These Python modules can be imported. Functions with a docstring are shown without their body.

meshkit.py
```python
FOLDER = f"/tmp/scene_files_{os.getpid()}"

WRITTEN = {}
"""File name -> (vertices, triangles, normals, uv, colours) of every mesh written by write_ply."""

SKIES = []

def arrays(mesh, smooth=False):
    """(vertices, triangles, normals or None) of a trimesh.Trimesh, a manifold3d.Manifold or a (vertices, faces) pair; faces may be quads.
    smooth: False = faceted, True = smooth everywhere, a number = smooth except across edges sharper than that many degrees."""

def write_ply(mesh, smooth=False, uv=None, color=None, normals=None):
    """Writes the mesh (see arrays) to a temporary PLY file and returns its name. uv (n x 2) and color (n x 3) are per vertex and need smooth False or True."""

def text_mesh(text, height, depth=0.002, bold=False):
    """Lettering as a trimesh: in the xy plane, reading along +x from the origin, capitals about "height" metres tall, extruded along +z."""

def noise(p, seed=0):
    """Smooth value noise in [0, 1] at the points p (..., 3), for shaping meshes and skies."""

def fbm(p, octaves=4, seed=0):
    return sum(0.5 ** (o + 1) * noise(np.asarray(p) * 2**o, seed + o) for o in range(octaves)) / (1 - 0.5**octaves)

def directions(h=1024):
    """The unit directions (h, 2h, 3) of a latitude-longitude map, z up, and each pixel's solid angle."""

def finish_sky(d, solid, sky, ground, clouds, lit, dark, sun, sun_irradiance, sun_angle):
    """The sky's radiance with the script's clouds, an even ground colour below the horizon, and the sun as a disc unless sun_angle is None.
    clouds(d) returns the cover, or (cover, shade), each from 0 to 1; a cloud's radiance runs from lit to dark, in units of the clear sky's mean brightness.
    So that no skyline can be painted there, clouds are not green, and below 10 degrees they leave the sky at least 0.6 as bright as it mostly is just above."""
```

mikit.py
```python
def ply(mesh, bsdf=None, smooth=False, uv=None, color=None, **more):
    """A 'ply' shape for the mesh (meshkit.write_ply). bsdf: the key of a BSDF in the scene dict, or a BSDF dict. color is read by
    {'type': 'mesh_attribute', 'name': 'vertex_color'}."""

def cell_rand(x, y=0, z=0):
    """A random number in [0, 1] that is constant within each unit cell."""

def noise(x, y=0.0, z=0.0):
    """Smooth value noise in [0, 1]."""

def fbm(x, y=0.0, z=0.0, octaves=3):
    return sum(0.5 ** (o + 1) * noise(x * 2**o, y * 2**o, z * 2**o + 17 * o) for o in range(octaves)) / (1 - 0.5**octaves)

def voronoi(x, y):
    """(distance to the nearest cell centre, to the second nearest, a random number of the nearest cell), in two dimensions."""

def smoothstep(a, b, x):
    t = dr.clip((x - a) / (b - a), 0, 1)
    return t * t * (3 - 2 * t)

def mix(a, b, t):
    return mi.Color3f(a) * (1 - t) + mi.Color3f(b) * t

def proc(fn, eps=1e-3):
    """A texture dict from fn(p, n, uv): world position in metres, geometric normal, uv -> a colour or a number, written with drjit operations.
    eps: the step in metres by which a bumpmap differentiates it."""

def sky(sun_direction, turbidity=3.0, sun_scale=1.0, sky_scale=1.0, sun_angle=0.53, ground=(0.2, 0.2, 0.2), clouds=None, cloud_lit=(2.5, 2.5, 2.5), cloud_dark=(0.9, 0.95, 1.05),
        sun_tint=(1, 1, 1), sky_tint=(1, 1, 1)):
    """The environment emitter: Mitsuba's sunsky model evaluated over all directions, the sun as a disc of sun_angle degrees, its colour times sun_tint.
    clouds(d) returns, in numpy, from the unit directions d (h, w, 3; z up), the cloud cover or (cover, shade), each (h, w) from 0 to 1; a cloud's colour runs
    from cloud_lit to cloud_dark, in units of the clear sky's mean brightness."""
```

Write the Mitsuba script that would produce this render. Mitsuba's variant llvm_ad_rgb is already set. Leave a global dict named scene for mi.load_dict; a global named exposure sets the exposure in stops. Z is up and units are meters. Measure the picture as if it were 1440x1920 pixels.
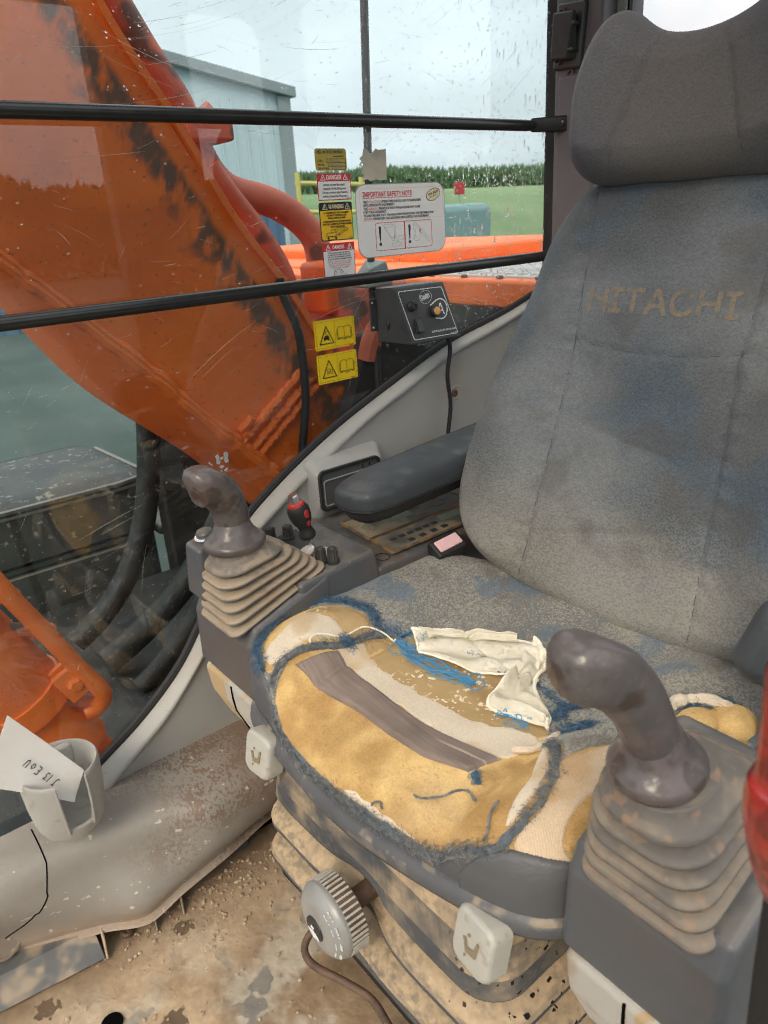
import math, random
import numpy as np, trimesh, mitsuba as mi, mikit, meshkit, drjit as dr
import shapely, shapely.geometry as sg, shapely.affinity as sa
import manifold3d as m3
from scipy.spatial import Delaunay, cKDTree
from scipy.interpolate import splprep, splev
from mikit import noise, fbm, voronoi, smoothstep, mix, proc

T4 = mi.ScalarTransform4f
scene, labels = {}, {}
rng = np.random.RandomState(7)

# ---------------------------------------------------------------- camera, sky, exposure
# x = towards the rear of the machine, y = to the operator's right, z = up; metres; cab floor at z = 0
EYE = np.array([0.0, 0.0, 1.08])
AIM = np.array([0.568133, 0.733325, -0.373443])
UPV = np.array([0.279025, 0.255258, 0.925737])
scene['camera'] = {'type': 'thinlens', 'fov': 2 * math.degrees(math.atan(720 / 1375.0)), 'fov_axis': 'x',
                   'aperture_radius': 0.0014, 'focus_distance': 1.15, 'near_clip': 0.02, 'far_clip': 900.0,
                   'to_world': T4().look_at(origin=EYE.tolist(), target=(EYE + AIM).tolist(), up=UPV.tolist())}


def overcast(d):
    """full cloud cover; the shade follows the overcast sky: darker towards the horizon, with soft cloud masses"""
    el = np.clip(d[..., 2], 0, 1)
    n = meshkit.fbm(np.stack([d[..., 0] * 3 / (el + .25), d[..., 1] * 3 / (el + .25), el], -1), 4, 3)
    shade = 1 - (0.10 + 0.9 * el) + (n - .5) * .35
    return np.ones_like(el), np.clip(shade, 0, 1)


scene['sky'] = mikit.sky((-0.62, -0.42, 0.62), turbidity=4, sun_scale=0.30, sun_angle=26, sun_tint=(.94, .98, 1.06), clouds=overcast,
                         cloud_lit=(3.6, 3.65, 3.7), cloud_dark=(1.24, 1.32, 1.36), ground=(0.16, 0.17, 0.14))
exposure = 2.55


# ---------------------------------------------------------------- helpers
def obj(key, mesh, bsdf, smooth=32, **kw):
    k, n = key, 0
    while k in scene:
        n += 1
        k = '%s_%03d' % (key, n)
    scene[k] = mikit.ply(mesh, bsdf, smooth=smooth, **kw)
    return k


def thing(key, label=None, cat=None, group=None, kind=None):
    used = {k.split('__')[0] for k in list(scene) + list(labels)}
    k, n = key, 0
    while k in used:
        n += 1
        k = '%s_%03d' % (key, n)
    labels[k] = {}
    if label: labels[k]['label'] = label
    if cat: labels[k]['category'] = cat
    if group: labels[k]['group'] = group
    if kind: labels[k]['kind'] = kind
    return k


def note(key, **kw):
    labels.setdefault(key, {}).update(kw)


def V(*a):
    return np.array(a, float)


def cat_mesh(ms):
    return trimesh.util.concatenate([m if isinstance(m, trimesh.Trimesh) else tm(m) for m in ms])


def tm(m):
    if isinstance(m, trimesh.Trimesh): return m
    if hasattr(m, 'to_mesh'):
        q = m.to_mesh()
        return trimesh.Trimesh(np.array(q.vert_properties[:, :3]), np.array(q.tri_verts), process=False)
    return trimesh.Trimesh(np.array(m[0]), np.array(m[1]), process=False)


def spline(P, n, closed=False):
    P = np.asarray(P, float)
    if closed: P = np.vstack([P, P[:1]])
    k = min(3, len(P) - 1)
    tck, _ = splprep(P.T, s=0, per=closed, k=k)
    return np.array(splev(np.linspace(0, 1, n, endpoint=not closed), tck)).T


def loft(rings, cap0=True, cap1=True):
    rings = [np.asarray(r, float) for r in rings]
    n, m = len(rings[0]), len(rings)
    v = np.vstack(rings)
    i, j = np.meshgrid(np.arange(m - 1), np.arange(n), indexing='ij')
    a, b = (i * n + j).ravel(), (i * n + (j + 1) % n).ravel()
    f = np.vstack([np.column_stack([a, b, b + n]), np.column_stack([a, b + n, a + n])])
    ex, ef = [], []
    if cap0:
        ex.append(rings[0].mean(0)); c = len(v) + len(ex) - 1
        ef.append(np.column_stack([np.full(n, c), (np.arange(n) + 1) % n, np.arange(n)]))
    if cap1:
        ex.append(rings[-1].mean(0)); c = len(v) + len(ex) - 1
        ef.append(np.column_stack([np.full(n, c), (m - 1) * n + np.arange(n), (m - 1) * n + (np.arange(n) + 1) % n]))
    if ex: v = np.vstack([v, ex]); f = np.vstack([f] + ef)
    me = trimesh.Trimesh(v, f, process=False)
    if cap0 and cap1 and me.volume < 0: me.invert()
    return me


def grid(P):
    """open sheet from an (m, n, 3) array"""
    P = np.asarray(P, float); m, n = P.shape[:2]
    i, j = np.meshgrid(np.arange(m - 1), np.arange(n - 1), indexing='ij')
    a = (i * n + j).ravel()
    return trimesh.Trimesh(P.reshape(-1, 3), np.vstack([np.column_stack([a, a + n, a + n + 1]), np.column_stack([a, a + n + 1, a + 1])]), process=False)


def frames(P):
    P = np.asarray(P, float)
    t = np.gradient(P, axis=0); t /= np.linalg.norm(t, axis=1, keepdims=True) + 1e-12
    a = np.cross(t[0], np.eye(3)[np.argmin(np.abs(t[0]))]); a /= np.linalg.norm(a) + 1e-12
    A = []
    for k in range(len(P)):
        a = a - t[k] * (a @ t[k]); a /= np.linalg.norm(a) + 1e-12
        A.append(a)
    A = np.array(A)
    return t, A, np.cross(t, A)


def tube(P, r, n=10, cap=True):
    P = np.asarray(P, float)
    t, A, B = frames(P)
    r = np.broadcast_to(r, (len(P),))
    th = np.arange(n) * 2 * np.pi / n
    rings = P[:, None] + r[:, None, None] * (np.cos(th)[None, :, None] * A[:, None] + np.sin(th)[None, :, None] * B[:, None])
    return loft(rings, cap, cap)


def rrect(w, h, r, n=6):
    """rounded rectangle ring (4 n points) of half sizes w, h, counter-clockwise"""
    r = min(r, w - 1e-5, h - 1e-5)
    out = []
    for k, (sx, sy) in enumerate(((1, 1), (-1, 1), (-1, -1), (1, -1))):
        th = np.linspace(k * np.pi / 2, (k + 1) * np.pi / 2, n)
        out += [(sx * (w - r) + r * math.cos(a), sy * (h - r) + r * math.sin(a)) for a in th]
    return np.array(out)


def rbox(lo, hi, r, seg=12):
    lo, hi = np.minimum(lo, hi).astype(float), np.maximum(lo, hi).astype(float)
    r = min(r, *(0.499 * (hi - lo)))
    s = m3.Manifold.sphere(r, seg)
    pts = [s.translate([x, y, z]) for x in (lo[0] + r, hi[0] - r) for y in (lo[1] + r, hi[1] - r) for z in (lo[2] + r, hi[2] - r)]
    return tm(m3.Manifold.batch_hull(pts))


def hullpts(pts, r=0.004, seg=10):
    s = m3.Manifold.sphere(r, seg)
    return tm(m3.Manifold.batch_hull([s.translate([float(c) for c in p]) for p in pts]))


def box(lo, hi):
    lo, hi = np.asarray(lo, float), np.asarray(hi, float)
    return trimesh.creation.box(extents=hi - lo, transform=trimesh.transformations.translation_matrix((lo + hi) / 2))


def basis(o, ex, ey, ez=None):
    ex = V(*ex); ey = V(*ey); ex = ex / np.linalg.norm(ex); ey = ey / np.linalg.norm(ey)
    ez = np.cross(ex, ey) if ez is None else V(*ez)
    M = np.eye(4); M[:3, 0], M[:3, 1], M[:3, 2], M[:3, 3] = ex, ey, ez / np.linalg.norm(ez), o
    return M


def moved(m, M):
    m = tm(m).copy(); m.apply_transform(M)
    return m


def extrude(poly, depth, M=None, bevel=0.0):
    """shapely polygon -> solid plate; bevel chamfers the front (+z) edge"""
    polys = list(getattr(poly, 'geoms', [poly]))
    out = []
    for p in polys:
        if p.is_empty or p.area < 1e-9: continue
        if bevel > 0:
            a = trimesh.creation.extrude_polygon(p, depth - bevel, engine='earcut')
            q = p.buffer(-bevel)
            out.append(a)
            n = 160
            if not p.interiors and isinstance(q, sg.Polygon):
                A = np.array([p.exterior.interpolate(t, normalized=True).coords[0] for t in np.linspace(0, 1, n, endpoint=False)])
                B = np.array([q.exterior.interpolate(q.exterior.project(sg.Point(x))).coords[0] for x in A])
                out.append(loft([np.column_stack([A, np.full(n, depth - bevel)]), np.column_stack([B, np.full(n, depth)])], False, True))
        else:
            out.append(trimesh.creation.extrude_polygon(p, depth, engine='earcut'))
    m = trimesh.util.concatenate(out)
    return moved(m, M) if M is not None else m


def revolve(prof, n=28, M=None):
    """profile [(r, z)...] about +z"""
    th = np.arange(n) * 2 * np.pi / n
    rings = [np.column_stack([r * np.cos(th), r * np.sin(th), np.full(n, z)]) for r, z in prof]
    m = loft(rings, True, True)
    return moved(m, M) if M is not None else m


def tri_poly(poly, s, inner=(), seed=1):
    """dense triangulation of a polygon: points on the boundary, on inset rings and on a jittered grid"""
    r = np.random.RandomState(seed)
    def ringpts(g, step):
        out = []
        for p in getattr(g, 'geoms', [g]):
            if p.is_empty: continue
            n = max(8, int(p.exterior.length / step))
            out += [p.exterior.interpolate(t, normalized=True).coords[0] for t in np.linspace(0, 1, n, endpoint=False)]
        return np.array(out).reshape(-1, 2)
    b = ringpts(poly, s * .8)
    pts = [b]
    last = 0
    for d in inner:
        pts.append(ringpts(poly.buffer(-d), s * .8)); last = d
    x0, y0, x1, y1 = poly.bounds
    g = np.stack(np.meshgrid(np.arange(x0, x1, s), np.arange(y0, y1, s), indexing='ij'), -1).reshape(-1, 2)
    g = g + (r.rand(*g.shape) - .5) * s * .5
    core = poly.buffer(-(last + s * .6))
    g = g[shapely.contains_xy(core, g[:, 0], g[:, 1])]
    pts = np.vstack(pts + [g])
    tri = Delaunay(pts).simplices
    c = pts[tri].mean(1)
    tri = tri[shapely.contains_xy(poly.buffer(1e-6), c[:, 0], c[:, 1])]
    a = pts[tri]
    e1, e2 = a[:, 1] - a[:, 0], a[:, 2] - a[:, 0]
    area = e1[:, 0] * e2[:, 1] - e1[:, 1] * e2[:, 0]
    tri[area < 0] = tri[area < 0][:, ::-1]
    tri = tri[np.abs(area) > 1e-12]
    return pts, tri, len(b)


def edge_dist(poly, q):
    e = shapely.boundary(poly)
    return shapely.distance(e, shapely.points(q[:, 0], q[:, 1]))


def sstep(a, b, x):
    t = np.clip((x - a) / (b - a), 0, 1)
    return t * t * (3 - 2 * t)


def pillow(outline, s, rr, front, M, back=0.03, rrb=0.03, seed=1):
    """upholstered slab: rounded front height (edge radius rr, modified by front(u, v)), shallower back"""
    poly = sg.Polygon(outline)
    inner = [rr * k for k in (.03, .1, .2, .35, .55, .8)]
    p, t, nb = tri_poly(poly, s, inner, seed)
    d = edge_dist(poly, p)
    k = np.clip(d / rr, 0, 1)
    rise = np.sqrt(np.clip(1 - (1 - k) ** 2, 0, 1))
    zf = rr * rise + front(p[:, 0], p[:, 1]) * sstep(0, 1, k)
    kb = np.clip(d / rrb, 0, 1)
    zb = -back * np.sqrt(np.clip(1 - (1 - kb) ** 2, 0, 1))
    n = len(p)
    v = np.vstack([np.column_stack([p, zf]), np.column_stack([p, zb])])
    f = np.vstack([t, t[:, ::-1] + n])
    m = trimesh.Trimesh(v, f, process=False)
    m.merge_vertices()
    return moved(m, M)


def fibres(paths, w=0.0004):
    """thin three-sided strands"""
    vs, fs, o = [], [], 0
    for P in paths:
        P = np.asarray(P, float); n = len(P)
        t = np.gradient(P, axis=0); t /= np.linalg.norm(t, axis=1, keepdims=True) + 1e-12
        a = np.cross(t, V(.3, .5, .81)); a /= np.linalg.norm(a, axis=1, keepdims=True) + 1e-9
        b = np.cross(t, a)
        ww = w * np.linspace(1, .5, n)[:, None]
        R = np.stack([P + a * ww, P - .5 * a * ww + .87 * b * ww, P - .5 * a * ww - .87 * b * ww], 1)
        vs.append(R.reshape(-1, 3))
        for i in range(n - 1):
            for j in range(3):
                p, q = o + i * 3 + j, o + i * 3 + (j + 1) % 3
                fs += [(p, q, q + 3), (p, q + 3, p + 3)]
        o += 3 * n
    return trimesh.Trimesh(np.vstack(vs), np.array(fs), process=False)


def lettering(txt, height, width=None, depth=0.0003, bold=False):
    """text as flat lettering in the xy plane from the origin; width squeezes it to fit"""
    m = meshkit.text_mesh(txt, height, depth, bold)
    if width:
        m.vertices[:, 0] -= m.vertices[:, 0].min()
        m.vertices[:, 0] *= width / max(m.vertices[:, 0].max(), 1e-6)
    return m


def stroke(P, w, depth=0.0003, closed=False):
    ls = sg.LinearRing(P) if closed else sg.LineString(P)
    return trimesh.util.concatenate([trimesh.creation.extrude_polygon(g, depth, engine='earcut') for g in [ls.buffer(w / 2, quad_segs=3)] if g.area > 0])


def rpoly(x0, y0, x1, y1, r):
    return sg.box(x0 + r, y0 + r, x1 - r, y1 - r).buffer(r, quad_segs=5)


# ---------------------------------------------------------------- materials
def lin(r, g, b):
    return [((c / 255 + .055) / 1.055) ** 2.4 if c > 10 else c / 255 / 12.92 for c in (r, g, b)]


def C3(c):
    return mi.Color3f(*[float(x) for x in c])


def mat(name, color, rough=.6, metallic=0.0, bump=None, eps=1e-3, spec=.5, clearcoat=0.0, sheen=0.0):
    b = {'type': 'principled', 'base_color': proc(color) if callable(color) else {'type': 'rgb', 'value': list(color)},
         'roughness': proc(rough) if callable(rough) else float(rough), 'metallic': float(metallic), 'specular': float(spec)}
    if clearcoat: b['clearcoat'] = float(clearcoat); b['clearcoat_gloss'] = .85
    if sheen: b['sheen'] = float(sheen)
    if bump: b = {'type': 'bumpmap', 'arbitrary': proc(bump[0], eps), 'scale': float(bump[1]), 'bsdf': b}
    scene[name] = {'type': 'twosided', 'bsdf': b}
    return name


def thr(x, a, b):
    return smoothstep(a, b, x)


def spots(p, f, lo, hi, seed=0.0):
    return smoothstep(lo, hi, fbm(p.x * f + seed, p.y * f, p.z * f, 3))


# --- cloth of the seat: grey-blue pile, worn, stained and dusty
def weave(p, n, uv):
    return noise(p.x * 620, p.y * 620, p.z * 620) * .6 + noise(p.x * 1300, p.y * 1300, p.z * 1300) * .4


def fabric(p, n, uv):
    base = mix((.130, .143, .156), (.190, .199, .202), fbm(p.x * 9, p.y * 9, p.z * 9, 3))
    sp = noise(p.x * 420, p.y * 420, p.z * 420) * .55 + noise(p.x * 900, p.y * 900, p.z * 900) * .45
    grime = fbm(p.x * 4.2 + 2, p.y * 4.2, p.z * 4.2, 4)
    base = base * (.66 + .68 * sp) * (.62 + .62 * smoothstep(.30, .68, grime))
    edge = smoothstep(.17, .25, dr.abs(p.y - .574)) * smoothstep(1.0, .75, p.z) * smoothstep(.30, .6, fbm(p.x * 9, p.y * 9 + 4, p.z * 9, 3))
    base = mix(base, mi.Color3f(.075, .092, .112) * (.6 + .8 * sp), edge * .6)
    blue = spots(p, 7, .50, .68, 3.1)
    base = mix(base, mi.Color3f(.075, .110, .148) * (.6 + .8 * sp), blue * .60)
    dust = smoothstep(.76, .46, p.z + .16 * (fbm(p.x * 6, p.y * 6 + 4, p.z * 6, 3) - .5))
    dust = dust * (.35 + .65 * smoothstep(.35, .62, sp))
    base = mix(base, mi.Color3f(.40, .345, .255), dust * .55)
    stain = spots(p, 13, .60, .74, 9.7)
    return mix(base, mi.Color3f(.10, .085, .07), stain * .35)


mat('seat_cloth', fabric, .95, bump=(weave, .0011), eps=4e-4, spec=.15, sheen=.4)


def fabric_head(p, n, uv):
    sp = noise(p.x * 420, p.y * 420, p.z * 420) * .5 + noise(p.x * 1000, p.y * 1000, p.z * 1000) * .5
    base = mix((.090, .093, .108), (.126, .128, .136), fbm(p.x * 7, p.y * 7, p.z * 7, 3))
    brown = smoothstep(.17, .03, dr.sqrt((p.y - .56) ** 2 + (p.z - 1.17) ** 2)) * (.5 + .5 * fbm(p.x * 12, p.y * 12, p.z * 12, 3))
    return mix(base, mi.Color3f(.165, .145, .12), brown * .65) * (.72 + .55 * sp)


mat('head_cloth', fabric_head, .95, bump=(weave, .0008), eps=4e-4, spec=.12, sheen=.4)


def seat_top(p, n, uv):
    """cushion cover: more dust trodden into the pile, blue where the pile is rubbed off"""
    sp = noise(p.x * 520, p.y * 520, p.z * 520) * .55 + noise(p.x * 1000, p.y * 1000, p.z * 1000) * .45
    base = mix((.19, .20, .205), (.28, .28, .265), fbm(p.x * 11, p.y * 11, p.z * 11, 3))
    d = smoothstep(.34, .66, sp + .5 * (fbm(p.x * 8 + 3, p.y * 8, p.z * 8, 3) - .5))
    base = mix(base * .72, mi.Color3f(.43, .395, .32), d * .72)
    blue = spots(p, 15, .57, .68, 5.5)
    base = mix(base, mi.Color3f(.10, .155, .215), blue * .55)
    return mix(base, mi.Color3f(.16, .13, .10), spots(p, 19, .63, .72, 1.5) * .5)


mat('cushion_cloth', seat_top, .95, bump=(weave, .0012), eps=4e-4, spec=.12, sheen=.3)
mat('seam_thread', (.095, .11, .13), .9)


def blue_yarn(p, n, uv):
    return mix((.030, .062, .110), (.115, .20, .29), noise(p.x * 260, p.y * 260, p.z * 260))


mat('blue_yarn', blue_yarn, .95, spec=.1)


def grey_yarn(p, n, uv):
    return mix((.06, .075, .09), (.24, .25, .25), noise(p.x * 230, p.y * 230, p.z * 230))


mat('felt_edge', lambda p, n, uv: mix(mix((.10, .11, .12), (.30, .28, .245), noise(p.x * 240, p.y * 240, p.z * 240)), (.10, .15, .21), spots(p, 22, .5, .62, 3.0) * .6), .95, spec=.1, bump=(weave, .0015), eps=4e-4)
mat('grey_yarn', grey_yarn, .95, spec=.1, bump=(weave, .0015), eps=4e-4)


def foamf(p, n, uv):
    f = fbm(p.x * 17, p.y * 17, p.z * 17, 4)
    c = mix((.41, .25, .098), (.66, .465, .205), smoothstep(.3, .7, f))
    c = mix(c, mi.Color3f(.36, .215, .085), spots(p, 14, .55, .72, 4.4) * .75)
    g = noise(p.x * 700, p.y * 700, p.z * 700)
    pit = smoothstep(.70, .80, noise(p.x * 420, p.y * 420, p.z * 420)) * smoothstep(.42, .6, fbm(p.x * 30, p.y * 30, p.z * 30, 3))
    c = mix(c, mi.Color3f(.28, .16, .06), pit * .35)
    c = mix(c, mi.Color3f(.55, .42, .26), spots(p, 9, .52, .74, 7.7) * .45)
    return c * (.85 + .3 * g)


def foambump(p, n, uv):
    return fbm(p.x * 60, p.y * 60, p.z * 60, 3) * 3 + noise(p.x * 700, p.y * 700, p.z * 700) * .7


mat('foam', foamf, .95, bump=(foambump, .0017), spec=.1)


def foamd(p, n, uv):
    f = fbm(p.x * 23, p.y * 23, p.z * 23, 4)
    c = mix((.27, .18, .085), (.50, .36, .18), f)
    fl = smoothstep(.60, .68, fbm(p.x * 210, p.y * 210, p.z * 210, 2)) * smoothstep(.42, .6, fbm(p.x * 26 + 5, p.y * 26, p.z * 26, 2))
    return mix(c, mi.Color3f(.74, .64, .47), fl)


mat('foam_stained', foamd, .95, bump=(foambump, .001), spec=.1)


def scrimf(p, n, uv):
    t = noise(p.x * 900, p.y * 900, p.z * 900)
    c = mix((.57, .485, .37), (.69, .61, .485), fbm(p.x * 14, p.y * 14, p.z * 14, 3))
    c = mix(c, mi.Color3f(.52, .38, .22), spots(p, 18, .53, .68, 2.2) * .7)
    return c * (.88 + .24 * t)


mat('scrim', scrimf, .95, bump=(weave, .0008), eps=4e-4, spec=.1)


def scrim_ribbed(p, n, uv):
    l = .5 + .5 * dr.sin((p.x * .8 - p.y * .6) * 2400)
    return scrimf(p, n, uv) * mi.Color3f(.92, .82, .72) * (.9 + .14 * l)


mat('scrim_ribbed', scrim_ribbed, .95, spec=.1)


def stripf(p, n, uv):
    g = noise(p.x * 500, p.y * 18 + p.x * 90, 0)
    c = mix((.165, .125, .105), (.235, .185, .158), fbm(p.x * 30, p.y * 30, 0, 3))
    line = smoothstep(.90, .96, noise(p.x * 300 + p.y * 25, p.y * 4 + 3, 0))
    c = c * (.85 + .3 * g)
    return mix(c, mi.Color3f(.5, .42, .34), line * .6)


mat('vinyl_strip', stripf, .7, bump=(lambda p, n, uv: noise(p.x * 420 + p.y * 30, p.y * 12, 0), .0008))


def vinylf(p, n, uv):
    c = mix((.060, .064, .072), (.105, .104, .108), fbm(p.x * 20, p.y * 20, p.z * 20, 3))
    d = spots(p, 45, .56, .72, 7.0) * smoothstep(.2, .9, n.z + .3)
    return mix(c, mi.Color3f(.36, .28, .18), d * .55)


mat('dark_vinyl', vinylf, .5, bump=(lambda p, n, uv: noise(p.x * 500, p.y * 500, p.z * 500), .0005))


# --- moulded plastics
def greyplastic(p, n, uv):
    c = mix((.066, .073, .083), (.090, .095, .102), fbm(p.x * 10, p.y * 10, p.z * 10, 3))
    d = spots(p, 9, .40, .68, 6.1) * smoothstep(.75, .35, p.z)
    c = mix(c, mi.Color3f(.125, .088, .064), d * .6)
    up = smoothstep(.55, .95, n.z) * (.25 + .75 * spots(p, 40, .40, .62, 2.0))
    return mix(c, mi.Color3f(.25, .215, .165), up * .38)


def grain(p, n, uv):
    return noise(p.x * 1100, p.y * 1100, p.z * 1100)


mat('grey_plastic', greyplastic, lambda p, n, uv: .27 + .25 * fbm(p.x * 25, p.y * 25, p.z * 25, 3), bump=(grain, .0002), eps=3e-4)


def gripf(p, n, uv):
    c = mix((.066, .060, .059), (.112, .096, .092), fbm(p.x * 30, p.y * 30, p.z * 30, 3))
    c = mix(c, mi.Color3f(.15, .105, .10), spots(p, 16, .5, .72, 6.6) * .45)
    c = mix(c, mi.Color3f(.052, .036, .028), spots(p, 38, .54, .66, 2.7) * .8)
    return mix(c, mi.Color3f(.16, .135, .115), spots(p, 260, .64, .78, 1.3) * .3)


mat('grip_rubber', gripf, lambda p, n, uv: .17 + .25 * fbm(p.x * 40, p.y * 40, p.z * 40, 3), bump=(lambda p, n, uv: fbm(p.x * 90, p.y * 90, p.z * 90, 3), .0012), clearcoat=.25)


def bootf(p, n, uv):
    c = mix((.105, .094, .085), (.150, .132, .115), fbm(p.x * 25, p.y * 25, p.z * 25, 3))
    k = fbm(p.x * 40, p.y * 40, p.z * 40, 3)
    up = smoothstep(.15, .75, n.z + .5 * (k - .5))
    far = smoothstep(.45, .70, p.y)
    c = mix(c, mi.Color3f(.35, .275, .19), up * smoothstep(.32, .62, fbm(p.x * 90, p.y * 90, p.z * 90, 3) * .35 + k * .65 + smoothstep(.66, .55, p.z) * .22 - .12 + .12 * far) * (.38 + .38 * far))
    return mix(c, mi.Color3f(.30, .19, .12), spots(p, 70, .6, .72, 8.0) * .5)


mat('boot_rubber', bootf, .62, bump=(lambda p, n, uv: fbm(p.x * 200, p.y * 200, p.z * 200, 2), .0006))


def trimf(p, n, uv):
    c = mix((.285, .287, .272), (.34, .338, .318), fbm(p.x * 5, p.y * 5, p.z * 5, 3))
    sm = spots(p, 11, .50, .74, 3.3)
    c = mix(c, mi.Color3f(.31, .265, .20), sm * .45)
    return mix(c, mi.Color3f(.17, .12, .085), spots(p, 210, .82, .86, 1.0) * .7)


mat('trim_plastic', trimf, .45, bump=(grain, .0004), eps=3e-4)


def ductf(p, n, uv):
    c = mix((.205, .192, .170), (.265, .248, .218), fbm(p.x * 6, p.y * 6, p.z * 6, 3))
    k = fbm(p.x * 26, p.y * 26, p.z * 26, 4)
    zone = smoothstep(.17, .34, p.x + .25 * (fbm(p.x * 7, p.y * 7, p.z * 7, 2) - .5)) * smoothstep(.0, .5, n.z + .15)
    mud = zone * (.12 + .88 * smoothstep(.45, .57, fbm(p.x * 330, p.y * 190, p.z * 190, 3) * .5 + fbm(p.x * 55, p.y * 30, p.z * 30, 3) * .25 + k * .25))
    c = mix(c, mi.Color3f(.150, .097, .065), mud * .85)
    low = smoothstep(.10, .01, p.z + .05 * (k - .5))
    c = mix(c, mi.Color3f(.29, .20, .13), low * .75)
    c = mix(c, mi.Color3f(.17, .12, .085), smoothstep(.33, .47, p.x + .1 * (k - .5)) * .75)
    return mix(c, mi.Color3f(.56, .50, .42), spots(p, 90, .73, .78, 4.0) * .6)


mat('duct_plastic', ductf, .55, bump=(lambda p, n, uv: fbm(p.x * 260, p.y * 260, p.z * 260, 2), .0006))


def coverf(p, n, uv):
    c = mix((.36, .345, .31), (.42, .40, .36), fbm(p.x * 6, p.y * 6, p.z * 6, 3))
    run = smoothstep(.48, .70, fbm(p.y * 45 + p.x * 45, p.z * 6, 2.0, 3))
    c = mix(c, mi.Color3f(.40, .26, .10), run * .75)
    return mix(c, mi.Color3f(.30, .21, .12), spots(p, 24, .52, .7, 2.6) * .5)


mat('beige_cover', coverf, .5, bump=(grain, .0005), eps=3e-4)
mat('beige_knob', lambda p, n, uv: mix(mix((.35, .34, .30), (.43, .42, .37), fbm(p.x * 30, p.y * 30, p.z * 30, 3)), (.25, .17, .12), spots(p, 90, .58, .80, 3.0) * .4), .45, bump=(grain, .0003), eps=3e-4)
mat('cup_plastic', lambda p, n, uv: mix(mix((.29, .285, .262), (.345, .337, .31), fbm(p.x * 15, p.y * 15, p.z * 15, 3)), (.22, .17, .12), spots(p, 80, .58, .80, 5.0) * .4), .48, bump=(grain, .0003), eps=3e-4)


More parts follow.
